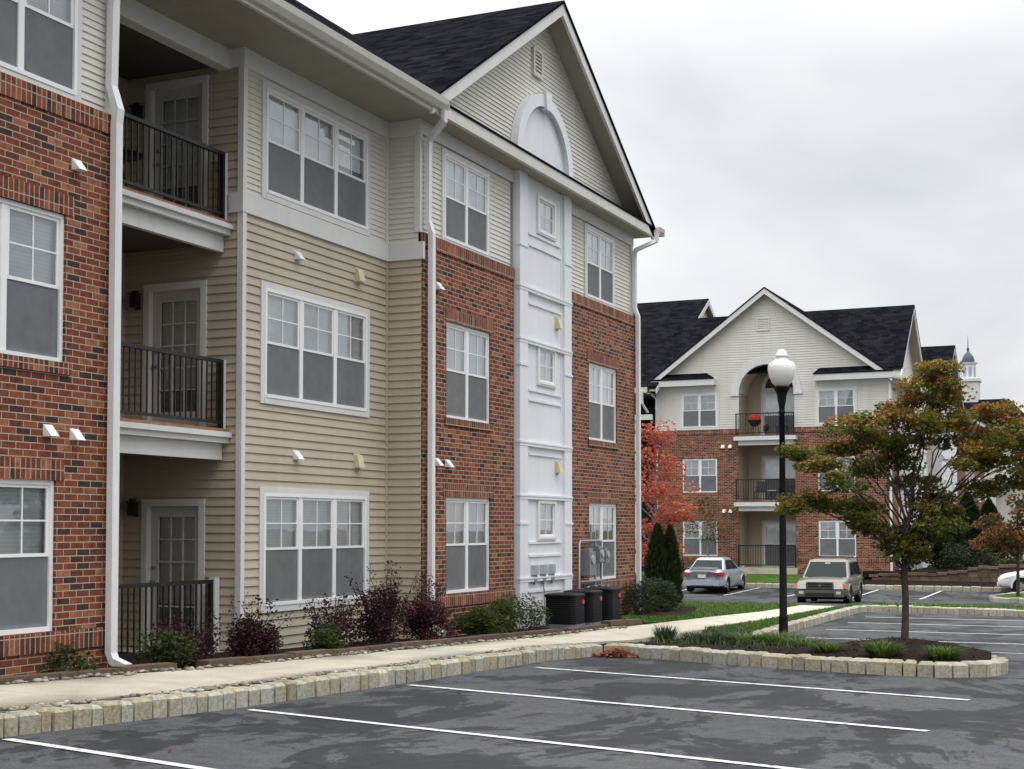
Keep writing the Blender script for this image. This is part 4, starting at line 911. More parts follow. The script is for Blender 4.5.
# ------------------------------------------------------------------ garden wall, edging
WALLP = [(-11.6, 64.05), (-9.5, 63.95), (-7.6, 63.9), (-6.4, 63.9), (-3.5, 63.9), (2, 63.9), (8, 63.9)]
gw = MB(); P = along(WALLP, .42); hts = []
for i, (a, b) in enumerate(zip(P, P[1:])):
    top = interp([(-11.6, -.28), (-8.6, -.2), (-7.0, .1), (-5.2, .2), (-2.8, .12), (2, .05), (8, -.1)], a.x) + .03 * math.sin(a.x * 5); hts.append((a, b, top)); z = -.66; r = 0
    while z < top - .05:
        z1 = min(z + .19, top - .02); o = (r % 2) * .0 + random.uniform(-.012, .012); gw.box(a.x + .012 + (r % 2) * .1, b.x - .004 + (r % 2) * .1, a.y + o + r * .012, a.y + .4, z, z1 - .008); z = z1; r += 1
gw = gw.build('garden_wall', M_RETW, None, loc=(-6, 64, -.66)); tag(gw, 'low tan block garden wall with a wavy coping, in front of the farther building', 'garden wall')
m = MB()
for a, b, top in hts: m.box(a.x + .006, b.x - .006, a.y - .03, a.y + .38, top - .02, top + .09 + random.uniform(-.012, .012))
m.build('coping', M_RETW, gw)
def edging(name, pts, label, w=.22, h=.065):
    m = MB(); c = Vector((*pts[0], T(*pts[0])))
    for (a, b) in zip(pts, pts[1:]):
        a, b = Vector((*a, 0)), Vector((*b, 0)); t = (b - a).normalized(); n = Vector((-t.y, t.x, 0)) * w; L = (b - a).length; k = max(1, round(L / .75))
        for i in range(k):
            p, q = a.lerp(b, i / k), a.lerp(b, (i + 1) / k); e = t * .008; p, q = p + e, q - e; hh = h + random.uniform(-.01, .01)
            zp, zq = T(p.x, p.y), T(q.x, q.y)
            m.hexa([(p.x, p.y, zp - .1), (q.x, q.y, zq - .1), (q.x + n.x, q.y + n.y, zq - .1), (p.x + n.x, p.y + n.y, zp - .1)],
                   [(p.x + n.x * .08, p.y + n.y * .08, zp + hh), (q.x + n.x * .08, q.y + n.y * .08, zq + hh), (q.x + n.x * .95, q.y + n.y * .95, zq + hh), (p.x + n.x * .95, p.y + n.y * .95, zp + hh)])
    o = m.build('edging_block_row', M_TIMB, None, loc=c); return tag(o, label, 'garden edging', 'brown edging blocks along the walk')
edging('e', [(-11.0, 8.5), (-10.75, 10.7)], 'short brown edging block row below the ground floor window at the left edge', h=.05)
edging('e', [(-10.62, 11.05), (-10.15, 13.4)], 'brown edging block row in front of the left downspout and patio railing', h=.05)
edging('e', [(-9.98, 13.75), (-9.72, 17.0), (-9.45, 20.9), (-9.28, 22.9)], 'long brown edging block row in front of the triple windows and dark red shrubs')
edging('e', [(-9.22, 23.05), (-9.1, 24.6)], 'brown edging block row in front of the nearest condenser')
edging('e', [(-9.12, 24.75), (-9.08, 26.4)], 'brown edging block row at the lawn end, in front of the farther condensers', h=.1)

# ------------------------------------------------------------------ street lamp
lx, ly = -5.92, 24.62; lz = isl(lx, ly) - .02
L = empty('street_lamp', (lx, ly, lz), 'black post lamp with a white acorn globe on the planted island', 'street lamp')
HT = 4.93 - lz - .02
m = MB(); m.lathe([(.12, 0), (.12, .05), (.085, .08), (.078, .45), (.082, .47), (.068, .5), (.058, 2.2), (.047, HT - 1.1), (.06, HT - 1.09), (.06, HT - 1.06), (.046, HT - 1.04)], (lx, ly, lz), 16); m.build('post', M_POST, L)
m = MB(); m.lathe([(.046, HT - 1.04), (.05, HT - .98), (.075, HT - .86), (.08, HT - .80), (.10, HT - .72), (.14, HT - .665), (.145, HT - .65), (.145, HT - .635), (.11, HT - .62), (.09, HT - .55), (0, HT - .54)], (lx, ly, lz), 16); m.build('capital', M_POST, L)
m = MB(); m.lathe([(.11, HT - .618), (.17, HT - .56), (.22, HT - .44), (.24, HT - .34), (.235, HT - .27), (.215, HT - .22), (.14, HT - .18), (.10, HT - .15), (.085, HT - .11), (0, HT - .11)], (lx, ly, lz), 24); m.build('globe', M_GLOBE, L)
m = MB(); m.lathe([(.085, HT - .112), (.12, HT - .10), (.12, HT - .08), (.09, HT - .07), (.085, HT - .02), (.05, HT + .01), (0, HT + .02)], (lx, ly, lz), 16); m.build('finial', M_GLOBE, L)

# ------------------------------------------------------------------ condensers, meters, boxes
def condenser(x, y, s, hgt, label):
    z = T(x, y) - .02; c = empty('air_conditioner', (x, y, z), label, 'air conditioner', 'air conditioner condensers by the white panel')
    def rr(h0, h1, e, n=5):
        ps = []
        for q, (sx, sy) in enumerate(((1, 1), (-1, 1), (-1, -1), (1, -1))):
            for i in range(n): a = math.pi / 2 * (q + i / (n - 1)); ps.append((x + sx * (s / 2 - .1) + (.1 + e) * math.cos(a), y + sy * (s / 2 - .1) + (.1 + e) * math.sin(a)))
        return ps
    m = MB(); P0 = rr(0, 0, 0); k = len(P0); z0 = .06; nl = 13
    prof = []
    for i in range(nl): u = z0 + (hgt - .12) * i / nl; prof += [(u, .0), (u + .01, -.004), (u + (hgt - .12) / nl - .004, .0)]
    rings = [[(*p, z + u) for p in rr(0, 0, e)] for u, e in prof]
    vs = [v for r in rings for v in r]; fs = [(i * k + j, i * k + (j + 1) % k, i * k + k + (j + 1) % k, i * k + k + j) for i in range(len(rings) - 1) for j in range(k)]
    m.add(vs, fs); m.build('louvred_body', M_DARKP, c)
    m = MB(); a = [(*p, z) for p in rr(0, 0, .01)]; m.prism(a, (0, 0, .06)); m.build('base_pan', M_GREYM, c)
    m = MB(); vs = []
    for e, u in ((.015, hgt - .065), (.02, hgt - .02), (-.02, hgt), (-.14, hgt + .012)): vs += [(*p, z + u) for p in rr(0, 0, e)]
    m.add(vs, [(i * k + j, i * k + (j + 1) % k, i * k + k + (j + 1) % k, i * k + k + j) for i in range(3) for j in range(k)] + [tuple(range(3 * k, 4 * k))]); m.build('top_cover', M_DARKP, c)
    m = MB(); m.box(x + s / 2 + .0, x + s / 2 + .014, y + s * .14, y + s * .32, z + hgt - .19, z + hgt - .12); m.build('label', M_RED, c)
    return c
condenser(-10.05, 24.8, .6, .62, 'nearest and leftmost dark condenser, beside the green juniper')
condenser(-10.08, 25.8, .6, .66, 'middle dark condenser, in front of the gas meters')
condenser(-10.06, 26.8, .6, .70, 'farthest dark condenser, beside the evergreen bush')
for i, (y, lb) in enumerate(((25.4, 'grey disconnect box on the white panel, leftmost of three'), (25.83, 'middle grey disconnect box with a conduit running down the white panel'), (26.26, 'grey disconnect box on the white panel, nearest the gas meters'))):
    c = empty('disconnect_box', (-10.9, y, .95), lb, 'electric box', 'disconnect boxes on the white panel')
    m = MB(); FC.box(m, y - .09, y + .09, .94, 1.12, 0, .09); m.build('box_lid', M_GREYL, c)
    m = MB(); FC.box(m, y - .075, y + .075, .80, .94, 0, .07); m.tube([FC.p(y, .8, .035), FC.p(y, .74, .035)], .02); m.build('box_body', M_GREYM, c)
    if i == 1: m = MB(); m.tube([FC.p(y, .75, .035), FC.p(y + .05, .6, .04), FC.p(y + .06, .2, .04)], .014); m.build('conduit', M_GALV, c)
gmx = Frame((-11, 0, 0), Y, X)
c = empty('gas_meter_rack', (-10.9, 28.2, 0), 'grey gas meters and pipes on the brick beside the white panel', 'gas meter')
m = MB()
for pth, r in (([(27.62, .1), (27.62, 1.5), (27.7, 1.56), (28.9, 1.56)], .028), ([(27.7, .72), (29.0, .72)], .03), ([(27.78, .1), (27.78, .55), (28.2, .6)], .025), ([(28.55, 1.75), (28.55, .5)], .025), ([(28.9, 1.56), (28.9, .4)], .025), ([(28.3, 1.56), (28.3, 1.9)], .022), ([(28.7, 1.56), (28.7, 1.8)], .022)): m.tube([gmx.p(a, z, .12) for a, z in pth], r, 6)
m.build('pipework', M_GALV, c)
for a, z, w_, h_ in ((28.05, 1.1, .34, .5), (28.6, 1.25, .26, .28), (28.95, 1.22, .24, .26), (28.0, .35, .28, .32), (28.38, .42, .26, .3), (28.75, .42, .26, .3), (29.08, .42, .24, .3)):
    m = MB(); gmx.box(m, a - w_ / 2, a + w_ / 2, z - h_ / 2, z + h_ / 2, .06, .26); gmx.box(m, a - w_ * .35, a + w_ * .35, z + h_ / 2, z + h_ / 2 + .06, .1, .22); me_ = m.build('meter', M_GREYM, c)
    m = MB(); m.tube([gmx.p(a, z + h_ * .15, .26), gmx.p(a, z + h_ * .15, .285)], w_ * .28, 12); m.build('dial', M_GREYL, me_)

# ------------------------------------------------------------------ balcony furniture
def metal_table(x, y, z, label, cat='table', mat=None, r=.4, h=.72):
    c = empty('balcony_table', (x, y, z), label, cat)
    m = MB(); m.lathe([(0, h - .03), (r, h - .03), (r + .01, h - .015), (r, h), (0, h)], (x, y, z), 20); m.build('table_top', mat or M_BLACK, c)
    for i in range(3):
        a = i * 2.1; m = MB(); m.tube([(x + .1 * math.cos(a), y + .1 * math.sin(a), z + h - .03), (x + r * .8 * math.cos(a), y + r * .8 * math.sin(a), z)], .016, 6); m.build('leg', M_BLACK, c)
def chair(x, y, z, rz, label, mat=None, group=None):
    c = empty('balcony_chair', (x, y, z), label, 'chair', group); mt = mat or M_BLACK
    def P(u, v, w): return (x + u * math.cos(rz) - v * math.sin(rz), y + u * math.sin(rz) + v * math.cos(rz), z + w)
    m = MB(); m.hexa([P(-.24, -.24, .40), P(.24, -.24, .40), P(.24, .24, .40), P(-.24, .24, .40)], [P(-.24, -.24, .44), P(.24, -.24, .44), P(.24, .24, .44), P(-.24, .24, .44)]); m.build('seat', mt, c)
    m = MB(); m.hexa([P(-.22, -.24, .44), P(-.18, -.24, .44), P(-.18, .24, .44), P(-.22, .24, .44)], [P(-.34, -.22, .92), P(-.31, -.22, .92), P(-.31, .22, .92), P(-.34, .22, .92)]); m.build('backrest', mt, c)
    for u in (-.21, .21):
        for v in (-.21, .21): m = MB(); m.tube([P(u, v, .4), P(u * 1.15, v * 1.1, 0)], .015, 6); m.build('leg', M_BLACK, c)
    for v in (-.26, .26): m = MB(); m.tube([P(-.26, v, .65), P(.2, v, .65), P(.23, v, .4)], .015, 6); m.build('armrest', M_BLACK, c)
metal_table(-12.75, 15.3, 6.15, 'round black table on the near building\'s top balcony')
chair(-12.5, 14.4, 6.15, 1.2, 'black metal chair beside the round table on the near top balcony')
chair(-13.2, 14.6, 6.15, .3, 'black metal chair against the back of the near top balcony')
chair(-16.9, 65.9, 3.06, -1.6, 'dark chair on the farther building\'s middle balcony, left of the white side table', group='chairs on the far middle balcony'); chair(-15.7, 65.95, 3.06, -1.9, 'dark chair on the farther building\'s middle balcony, behind the lamp post', group='chairs on the far middle balcony')
metal_table(-16.3, 65.8, 3.06, 'small white side table on the farther building\'s middle balcony', mat=M_WHITEP, r=.22, h=.5)
c = empty('barbecue_grill', (-17.1, 65.75, 6.11), 'red-lidded kettle on legs on the farther building\'s arched balcony', 'grill')
m = MB(); m.lathe([(.3, .72), (.29, .82), (.22, .93), (.1, .98), (0, .99)], (-17.1, 65.75, 6.11), 16); m.build('lid', M_REDC, c)
m = MB(); m.lathe([(0, .42), (.18, .46), (.28, .6), (.3, .72)], (-17.1, 65.75, 6.11), 16); m.build('bowl', M_BLACK, c)
for i in range(3): m = MB(); m.tube([(-17.1 + .15 * math.cos(i * 2.1), 65.75 + .15 * math.sin(i * 2.1), 6.58), (-17.1 + .26 * math.cos(i * 2.1), 65.75 + .26 * math.sin(i * 2.1), 6.11)], .015, 6); m.build('leg', M_BLACK, c)
chair(-15.9, 66.1, 6.11, -1.5, 'dark blue chair on the farther building\'s arched balcony', M_BLUEC)

# ------------------------------------------------------------------ vegetation
def inside(P, x, y):
    r = False
    for (a, b), (c, e) in zip(P, P[1:] + P[:1]):
        if (b > y) != (e > y) and x < (c - a) * (y - b) / (e - b) + a: r = not r
    return r
class Leaves:
    """many small leaf blades in one mesh, each with its own tint"""
    def __init__(s): s.m = MB(); s.t = []
    def leaf(s, p, sz, col, up=.6, asp=1.6):
        d = Vector((random.gauss(0, 1), random.gauss(0, 1), random.gauss(0, .45))).normalized()
        n = Vector((random.gauss(0, .6), random.gauss(0, .6), up + random.gauss(0, .5))).normalized()
        w = d.cross(n)
        if w.length < .05: return
        w.normalize(); n = w.cross(d); L = sz * random.uniform(.7, 1.3); h = L / asp * .5
        p = Vector(p); b = p + n * random.uniform(-.1, .1) * L
        s.m.add([p - d * L * .5, b + w * h, p + d * L * .5, b - w * h], [(0, 1, 2, 3)])
        k = random.uniform(.75, 1.25); s.t += [col[0] * k, col[1] * k, col[2] * k, 1] * 4
    def blade(s, p, tip, wd, col):
        p, tip = Vector(p), Vector(tip); d = tip - p; w = d.cross(Vector((0, 0, 1)))
        w = (w.normalized() if w.length > 1e-4 else Vector((1, 0, 0))) * wd; mid = p + d * .55 + Vector((0, 0, d.length * .14))
        s.m.add([p - w, p + w, mid + w * .8, tip, mid - w * .8], [(0, 1, 2, 4), (4, 2, 3)]); k = random.uniform(.7, 1.3); s.t += [col[0] * k, col[1] * k, col[2] * k, 1] * 5
    def build(s, name, parent=None, loc=None, mat=None): return s.m.build(name, mat or M_LEAF, parent, loc, s.t)
def mixc(a, b, t): return tuple(a[i] + (b[i] - a[i]) * max(0, min(1, t)) for i in range(3))
def incl():
    while True:
        v = Vector((random.uniform(-1, 1), random.uniform(-1, 1), random.uniform(-1, 1)))
        if v.length <= 1: return v
def limb(m, a, b, r0, r1, sag=0., n=5, wob=.04):
    a, b = Vector(a), Vector(b); P = []; R = []
    for i in range(n + 1):
        t = i / n; p = a.lerp(b, t); p.z += sag * math.sin(math.pi * t); 
        if 0 < i < n: p += Vector((random.gauss(0, wob), random.gauss(0, wob), random.gauss(0, wob * .5)))
        P.append(p); R.append(r0 + (r1 - r0) * t)
    m.tube(P, R, 6); return P

# camera-plane helper used only while laying out the big tree: right / towards axes of the view in plan
RV = Vector((math.cos(CAM_YAW), math.sin(CAM_YAW), 0)); FV = Vector((-math.sin(CAM_YAW), math.cos(CAM_YAW), 0))
tx, ty = -3.31, 21.0; tz = isl(tx, ty) - .03
GRN, OLV, RUS, RED_, ORG = (.085, .112, .018), (.185, .165, .026), (.33, .11, .028), (.33, .06, .022), (.38, .17, .032)
t0 = empty('maple_tree', (tx, ty, tz), 'young maple turning from green to rust, with a spreading crown, on the mulched island', 'tree', 'deciduous trees around the lots')
# crown clumps: (along view-right, height above base, half width, half height, red share)
CL_ = [(.08, 1.5, .34, .2, .05), (.3, 1.68, .36, .18, .08), (-.12, 1.32, .28, .15, .05), (.6, 3.15, .4, .18, .4), (.1, 2.85, .4, .16, .3), (-.1, 3.3, .35, .14, .35), (1.0, 2.75, .4, .18, .4), (.55, 2.05, .35, .14, .15), (-.35, 2.85, .4, .15, .25), (.36, 3.82, .36, .14, .55), (.30, 3.62, .45, .16, .5), (.45, 3.44, .5, .17, .45), (.2, 3.05, .42, .22, .5), (-.35, 3.18, .5, .17, .35), (-.72, 3.02, .45, .17, .3), (-.85, 2.68, .55, .2, .35), (-1.5, 2.66, .27, .09, .25), (-1.2, 2.46, .36, .12, .25), (-.95, 2.25, .3, .17, .15),
       (-1.35, 1.97, .45, .14, .2), (-1.62, 1.9, .16, .05, .1), (-.6, 1.92, .36, .12, .1), (-.68, 1.72, .28, .1, .1), (-.42, 1.58, .28, .12, .1), (.0, 2.62, .36, .23, .15), (1.05, 3.25, .5, .18, .6), (1.4, 3.22, .34, .14, .65), (.77, 2.98, .5, .24, .55),
       (1.3, 2.9, .55, .25, .5), (.77, 2.6, .5, .2, .4), (1.32, 2.5, .5, .22, .45), (1.5, 2.25, .4, .14, .3), (1.06, 2.15, .32, .12, .15), (.2, 1.52, .5, .26, .12), (.42, 1.8, .36, .2, .1), (0.0, 1.3, .32, .2, .08), (1.95, 2.85, .5, .22, .5), (2.1, 2.45, .45, .2, .4), (1.85, 3.1, .35, .13, .6), (.3, 2.3, .4, .16, .2), (-.3, 2.5, .3, .14, .2)]
lv = Leaves(); br = MB()
fork = Vector((tx, ty, tz + .98))
br.tube([(tx, ty, tz - .1), (tx, ty, tz + .05), (tx + .01, ty, tz + .3), (tx + .015, ty + .01, tz + .6), fork], [.08, .056, .049, .047, .05], 10)
lead = limb(br, fork, Vector((tx, ty, tz + 3.3)) + RV * .32, .043, .008, .0, 9, .03)
def leader(z):
    for p, q in zip(lead, lead[1:]):
        if p.z <= z <= q.z: return p.lerp(q, (z - p.z) / (q.z - p.z))
    return lead[0] if z < lead[0].z else lead[-1]
for u, ht, w, hh, rd in CL_:
    dep = random.uniform(-.75, .75) * (1.0 if abs(u) < 1.2 else .7)
    c = Vector((tx, ty, tz + ht)) + RV * u + FV * dep
    st = leader(tz + .95 + max(0, ht - 1.3) * random.uniform(.15, .5)); mid = st.lerp(c, .55) + Vector((0, 0, -.08 + .12 * abs(u)))
    P = limb(br, st, mid, .017, .010, .05, 5, .03); limb(br, mid, c - Vector((0, 0, hh * .3)), .011, .005, .03, 4, .03)
    for q in range(5):
        e = c + Vector((0, 0, 0)) + RV * random.uniform(-w, w) + FV * random.uniform(-w, w) * .9 + Vector((0, 0, random.uniform(-hh, hh) * .5)); limb(br, mid.lerp(c, random.uniform(.3, .95)), e, .006, .003, .02, 3, .015)
    sub = [(c + RV * random.uniform(-w, w) * .75 + FV * random.uniform(-w, w) * .8 + Vector((0, 0, random.uniform(-hh, hh) * .6)), random.uniform(.09, .25)) for q in range(max(6, int(28 * w)))]
    for q, r in sub:
        hue = random.random()
        for k in range(int(118 * r / .2)):
            v = incl(); p = q + Vector((v.x * r, v.y * r, v.z * r * .5 - .15 * r * (v.x * v.x + v.y * v.y)))
            tp = (p.z - c.z) / (hh + .05); t = rd * .75 + tp * .3 + (hue - .5) * .6 + random.gauss(0, .16) + .10
            col = mixc(GRN, OLV, t * 2) if t < .45 else mixc(OLV, RUS if random.random() < .75 else ORG, (t - .45) * 2.6)
            lv.leaf(p, random.uniform(.042, .062), col, .7, 1.25)
lv.build('crown', t0); br.build('trunk', M_BARK, t0)

def tree(name, x, y, z, label, group, clumps, leaf, cols, n, trunk_r, mat=M_BARK, fork_h=.8, top=None, flat=.6, catg='tree'):
    """clumps: (dx, dy, h, r)"""
    t = empty(name, (x, y, z), label, catg, group); lv = Leaves(); br = MB()
    hmax = top or max(c[2] for c in clumps); br.tube([(x, y, z - .1), (x, y, z + .1), (x + .02, y, z + hmax * .5), (x, y, z + hmax)], [trunk_r * 1.4, trunk_r, trunk_r * .7, trunk_r * .2], 8)
    for dx, dy, h, r in clumps:
        c = Vector((x + dx, y + dy, z + h)); limb(br, (x, y, z + max(fork_h, h - .6 * math.hypot(dx, dy) - .2)), c, trunk_r * .35, trunk_r * .1, .05, 4, .03)
        hue = random.random()
        for k in range(int(n * r)):
            v = incl(); v = v * (v.length ** -.35 if v.length > .05 else 1); p = c + Vector((v.x * r, v.y * r, v.z * r * flat))
            tcol = hue * .5 + random.random() * .5 + v.z * .12; i = min(len(cols) - 2, int(max(0, tcol) * (len(cols) - 1))); lv.leaf(p, leaf, mixc(cols[i], cols[i + 1], max(0, tcol) * (len(cols) - 1) - i), .5, 1.4)
    lv.build('crown', t); br.build('trunk', mat, t); return t
# red maple at the left of the farther building
cs = []
for i in range(46):
    h = random.uniform(1.3, 5.9); w = (.55 + .95 * math.sin(min(1, (h - .7) / 4.6) * math.pi)) * .85; a = random.uniform(0, 6.28); q = random.uniform(.25, 1); cs.append((w * q * math.cos(a), w * q * math.sin(a), h, random.uniform(.32, .6)))
tree('red_maple_tree', -15.7, 47.0, -.55, 'narrow bright red maple beside the corner of the near building', 'deciduous trees around the lots', cs, .12, [(.26, .03, .024), (.40, .07, .05), (.50, .13, .085), (.48, .20, .08)], 170, .07, M_BARKP, 1.0)
# thin tree in front of the farther building
cs = [(random.uniform(-1, 1), random.uniform(-.7, .7), random.uniform(1.6, 3.6), random.uniform(.3, .5)) for i in range(20)]
tree('sapling', -18.9, 64.0, -.45, 'thin sparse sapling with olive and orange leaves between the sedan and the brick wall', 'deciduous trees around the lots', cs, .11, [(.07, .07, .015), (.15, .10, .024), (.28, .12, .03)], 150, .045, M_BARKP, 1.2)
# small tree on the far right island
cs = [(random.uniform(-1.3, 1.3), random.uniform(-1.1, 1.1), random.uniform(1.7, 3.6), random.uniform(.4, .7)) for i in range(20)]
tree('maple_tree', -4.85, 57.2, -.75, 'small maple with orange red upper leaves on the grass island by the white car', 'deciduous trees around the lots', cs, .13, [(.035, .05, .012), (.07, .06, .014), (.20, .06, .018), (.30, .075, .02)], 330, .07, M_BARK, 1.2, flat=.5)
# columnar evergreens by the corner of the near building
def spire(x, y, z, hgt, r, label, group, cat='evergreen', cols=((.016, .032, .010), (.034, .062, .016), (.065, .09, .024)), n=3400, name='arborvitae', parent=None, bw=.022):
    t = parent or empty(name, (x, y, z), label, cat, group); lv = Leaves(); br = MB(); br.tube([(x, y, z - .05), (x, y, z + hgt * .8)], [.05, .01], 6)
    for i in range(n):
        u = random.random() ** .8; h = u * hgt; rr = r * min(1, (u + .12) * 5) * (1 - u ** 2.2) ** .8 * random.uniform(.7, 1.06) * (1 + .12 * math.sin(h * 7 + 3 * math.sin(i % 7))); a = random.uniform(0, 6.28)
        p = Vector((x + rr * math.cos(a), y + rr * math.sin(a), z + h)); lv.blade(p, p + Vector((math.cos(a) * .06 + random.gauss(0, .03), math.sin(a) * .06 + random.gauss(0, .03), random.uniform(.06, .16))), bw, mixc(cols[0], cols[2], random.random() ** 1.4))
    lv.build('foliage', t); br.build('stem', M_BARK, t); return t
spire(-12.1, 36.4, T(-12.1, 36.4), 2.1, .36, 'taller dark arborvitae spire, left of the pair beyond the condensers', 'arborvitae pair')
spire(-11.82, 36.6, T(-11.82, 36.6), 2.05, .3, 'slimmer dark arborvitae spire, right of the pair, nearest the sedan', 'arborvitae pair')
def shrub(name, x, y, z, w, h, label, cols, n, leaf, group=None, cat='shrub', tall=0., asp=1.8, blobs=7):
    t = empty(name, (x, y, z), label, cat, group); lv = Leaves(); br = MB()
    bl = [(Vector((x + random.uniform(-w, w) * .6, y + random.uniform(-w, w) * .6, z + h * random.uniform(.12, .72))), random.uniform(.32, .58) * w) for i in range(blobs)]
    for c, r in bl:
        limb(br, (x + (c.x - x) * .3, y + (c.y - y) * .3, z - .03), c, .012, .005, 0, 4, .02); hue = random.random()
        for k in range(n // blobs):
            v = incl(); p = c + Vector((v.x * r, v.y * r, v.z * r * .9)); p.z = max(p.z, z + .02); lv.leaf(p, leaf, mixc(cols[0], cols[1], hue * .5 + random.random() * .5) if random.random() > .1 else cols[-1], .4, asp)
    for i in range(int(tall * 14)):   # loose upright shoots
        a = random.uniform(0, 6.28); q = random.uniform(.2, .9) * w; b = Vector((x + q * .5 * math.cos(a), y + q * .5 * math.sin(a), z + h * .4)); e = Vector((x + q * 1.15 * math.cos(a), y + q * 1.15 * math.sin(a), z + h * random.uniform(.8, 1.25))); limb(br, b, e, .007, .003, .03, 4, .02)
        for k in range(26): v = b.lerp(e, random.uniform(.4, 1.05)); lv.leaf(v + Vector((random.gauss(0, .045), random.gauss(0, .045), random.gauss(0, .035))), leaf, mixc(cols[0], cols[1], random.random()), .4, asp)
    lv.build('foliage', t); br.build('stems', M_BARK, t); return t
NAN = [(.022, .010, .013), (.075, .018, .026), (.12, .03, .03)]; NG = [(.02, .035, .010), (.06, .085, .02), (.09, .10, .03)]; JUN = [(.035, .06, .014), (.10, .125, .024), (.15, .16, .04)]
for x, y, w, h, n, tl, lb in ((-10.75, 14.4, .5, .55, 900, .5, 'dark red shrub in front of the ground floor patio railing'), (-10.6, 15.6, .46, .66, 1300, .8, 'dark red shrub at the corner post of the tan siding, below its left edge'), (-10.7, 17.5, .42, .62, 700, 1.3, 'leggy dark red shrub under the left sash of the ground floor triple window'),
                           (-10.5, 18.75, .52, 1.0, 1700, 1.4, 'tallest dark red shrub, before the right sash of the triple window'), (-10.5, 20.0, .48, .85, 1500, 1.1, 'dark red shrub right before the downspout between siding and brick')):
    shrub('nandina_shrub', x, y, T(x, y) - .05, w, h, lb, NAN, int(n * 2.6), .048, 'dark red shrubs along the wall', tall=tl, blobs=12)
for x, y, w, h, n, lb in ((-10.3, 16.7, .46, .44, 1800, 'low green shrub between the red shrubs below the triple window'), (-10.55, 13.75, .45, .42, 1500, 'low green shrub right of the left downspout foot'), (-10.75, 12.35, .4, .38, 700, 'small green shrub at the brick wall left of the downspout foot'), (-10.72, 10.7, .35, .3, 600, 'low green plant under the window at the left edge')):
    shrub('green_shrub', x, y, T(x, y) - .06, w, h, lb, NG, n, .055, 'green shrubs along the wall')
for x, y, w, h, n, lb in ((-10.45, 22.0, .62, .5, 4200, 'spreading green juniper at the brick wall, left half of the clump'), (-10.4, 23.3, .66, .52, 4600, 'spreading green juniper beside the nearest condenser')):
    shrub('juniper_shrub', x, y, T(x, y) - .02, w, h, lb, JUN, n, .075, 'junipers by the condensers', asp=4)
YEW = [(.012, .024, .008), (.04, .062, .016), (.06, .085, .02)]
for x, y, w, h, n, lb in ((-10.7, 30.6, .62, .85, 1900, 'rounded evergreen bush beside the farthest condenser'), (-10.7, 31.9, .7, .8, 3900, 'rounded evergreen bush below the right downspout'), (-11.2, 33.4, .7, .78, 3900, 'rounded evergreen bush in front of the arborvitae pair')):
    shrub('yew_bush', x, y, T(x, y), w, h, lb, YEW, n, .085, 'evergreen bushes past the condensers', asp=4, blobs=9)
# clumps of strap-leaved grass on the island
def clump(x, y, r, h, n, label, cols=((.05, .09, .018), (.13, .18, .04))):
    z = isl(x, y) - .01; lv = Leaves()
    for i in range(int(n * 1.6)):
        a = random.uniform(0, 6.28); q = r * math.sqrt(random.random()) * .45; b = (x + q * math.cos(a), y + q * math.sin(a), z); a2 = a + random.gauss(0, .5); e = r * random.uniform(.35, .75)
        lv.blade(b, (b[0] + e * math.cos(a2), b[1] + e * math.sin(a2), z + h * random.uniform(.35, 1)), .008, mixc(cols[0], cols[1], random.random()))
    o = lv.build('grass_clump', None, loc=(x, y, z)); return tag(o, label, 'plant', 'strap-leaved plants on the island')
DK = ((.025, .05, .022), (.07, .105, .045))
for x, y, r, h, n, lb, cl_ in ((-7.72, 23.6, .3, .34, 150, 'small dark clump nearest the walk, leftmost on the island', DK), (-7.35, 24.05, .32, .22, 120, 'low dark clump second from the left on the island', DK), (-7.15, 25.1, .36, .3, 170, 'dark upright clump behind the left end of the island, by the walk', DK), (-6.65, 24.3, .4, .3, 190, 'dark clump left of the lamp post, third along the kerb', DK),
                              (-6.3, 23.6, .5, .24, 260, 'broad bright clump in front and left of the lamp post', None), (-5.75, 23.75, .55, .26, 300, 'broad bright clump right at the foot of the lamp post', None), (-5.2, 23.1, .5, .2, 250, 'bright clump just right of the lamp post', None), (-6.9, 23.4, .42, .24, 180, 'low clump near the front kerb, left of the bright clumps', DK),
                              (-4.2, 20.0, .34, .14, 150, 'small bright clump by the front kerb, between lamp post and tree', None), (-3.36, 19.5, .38, .24, 240, 'bright arching clump in front of the tree trunk', None), (-2.6, 19.6, .36, .2, 200, 'bright clump near the island tip, right of the tree', None)):
    clump(x, y, r, h, n, lb, cl_ or ((.05, .09, .018), (.13, .18, .04)))
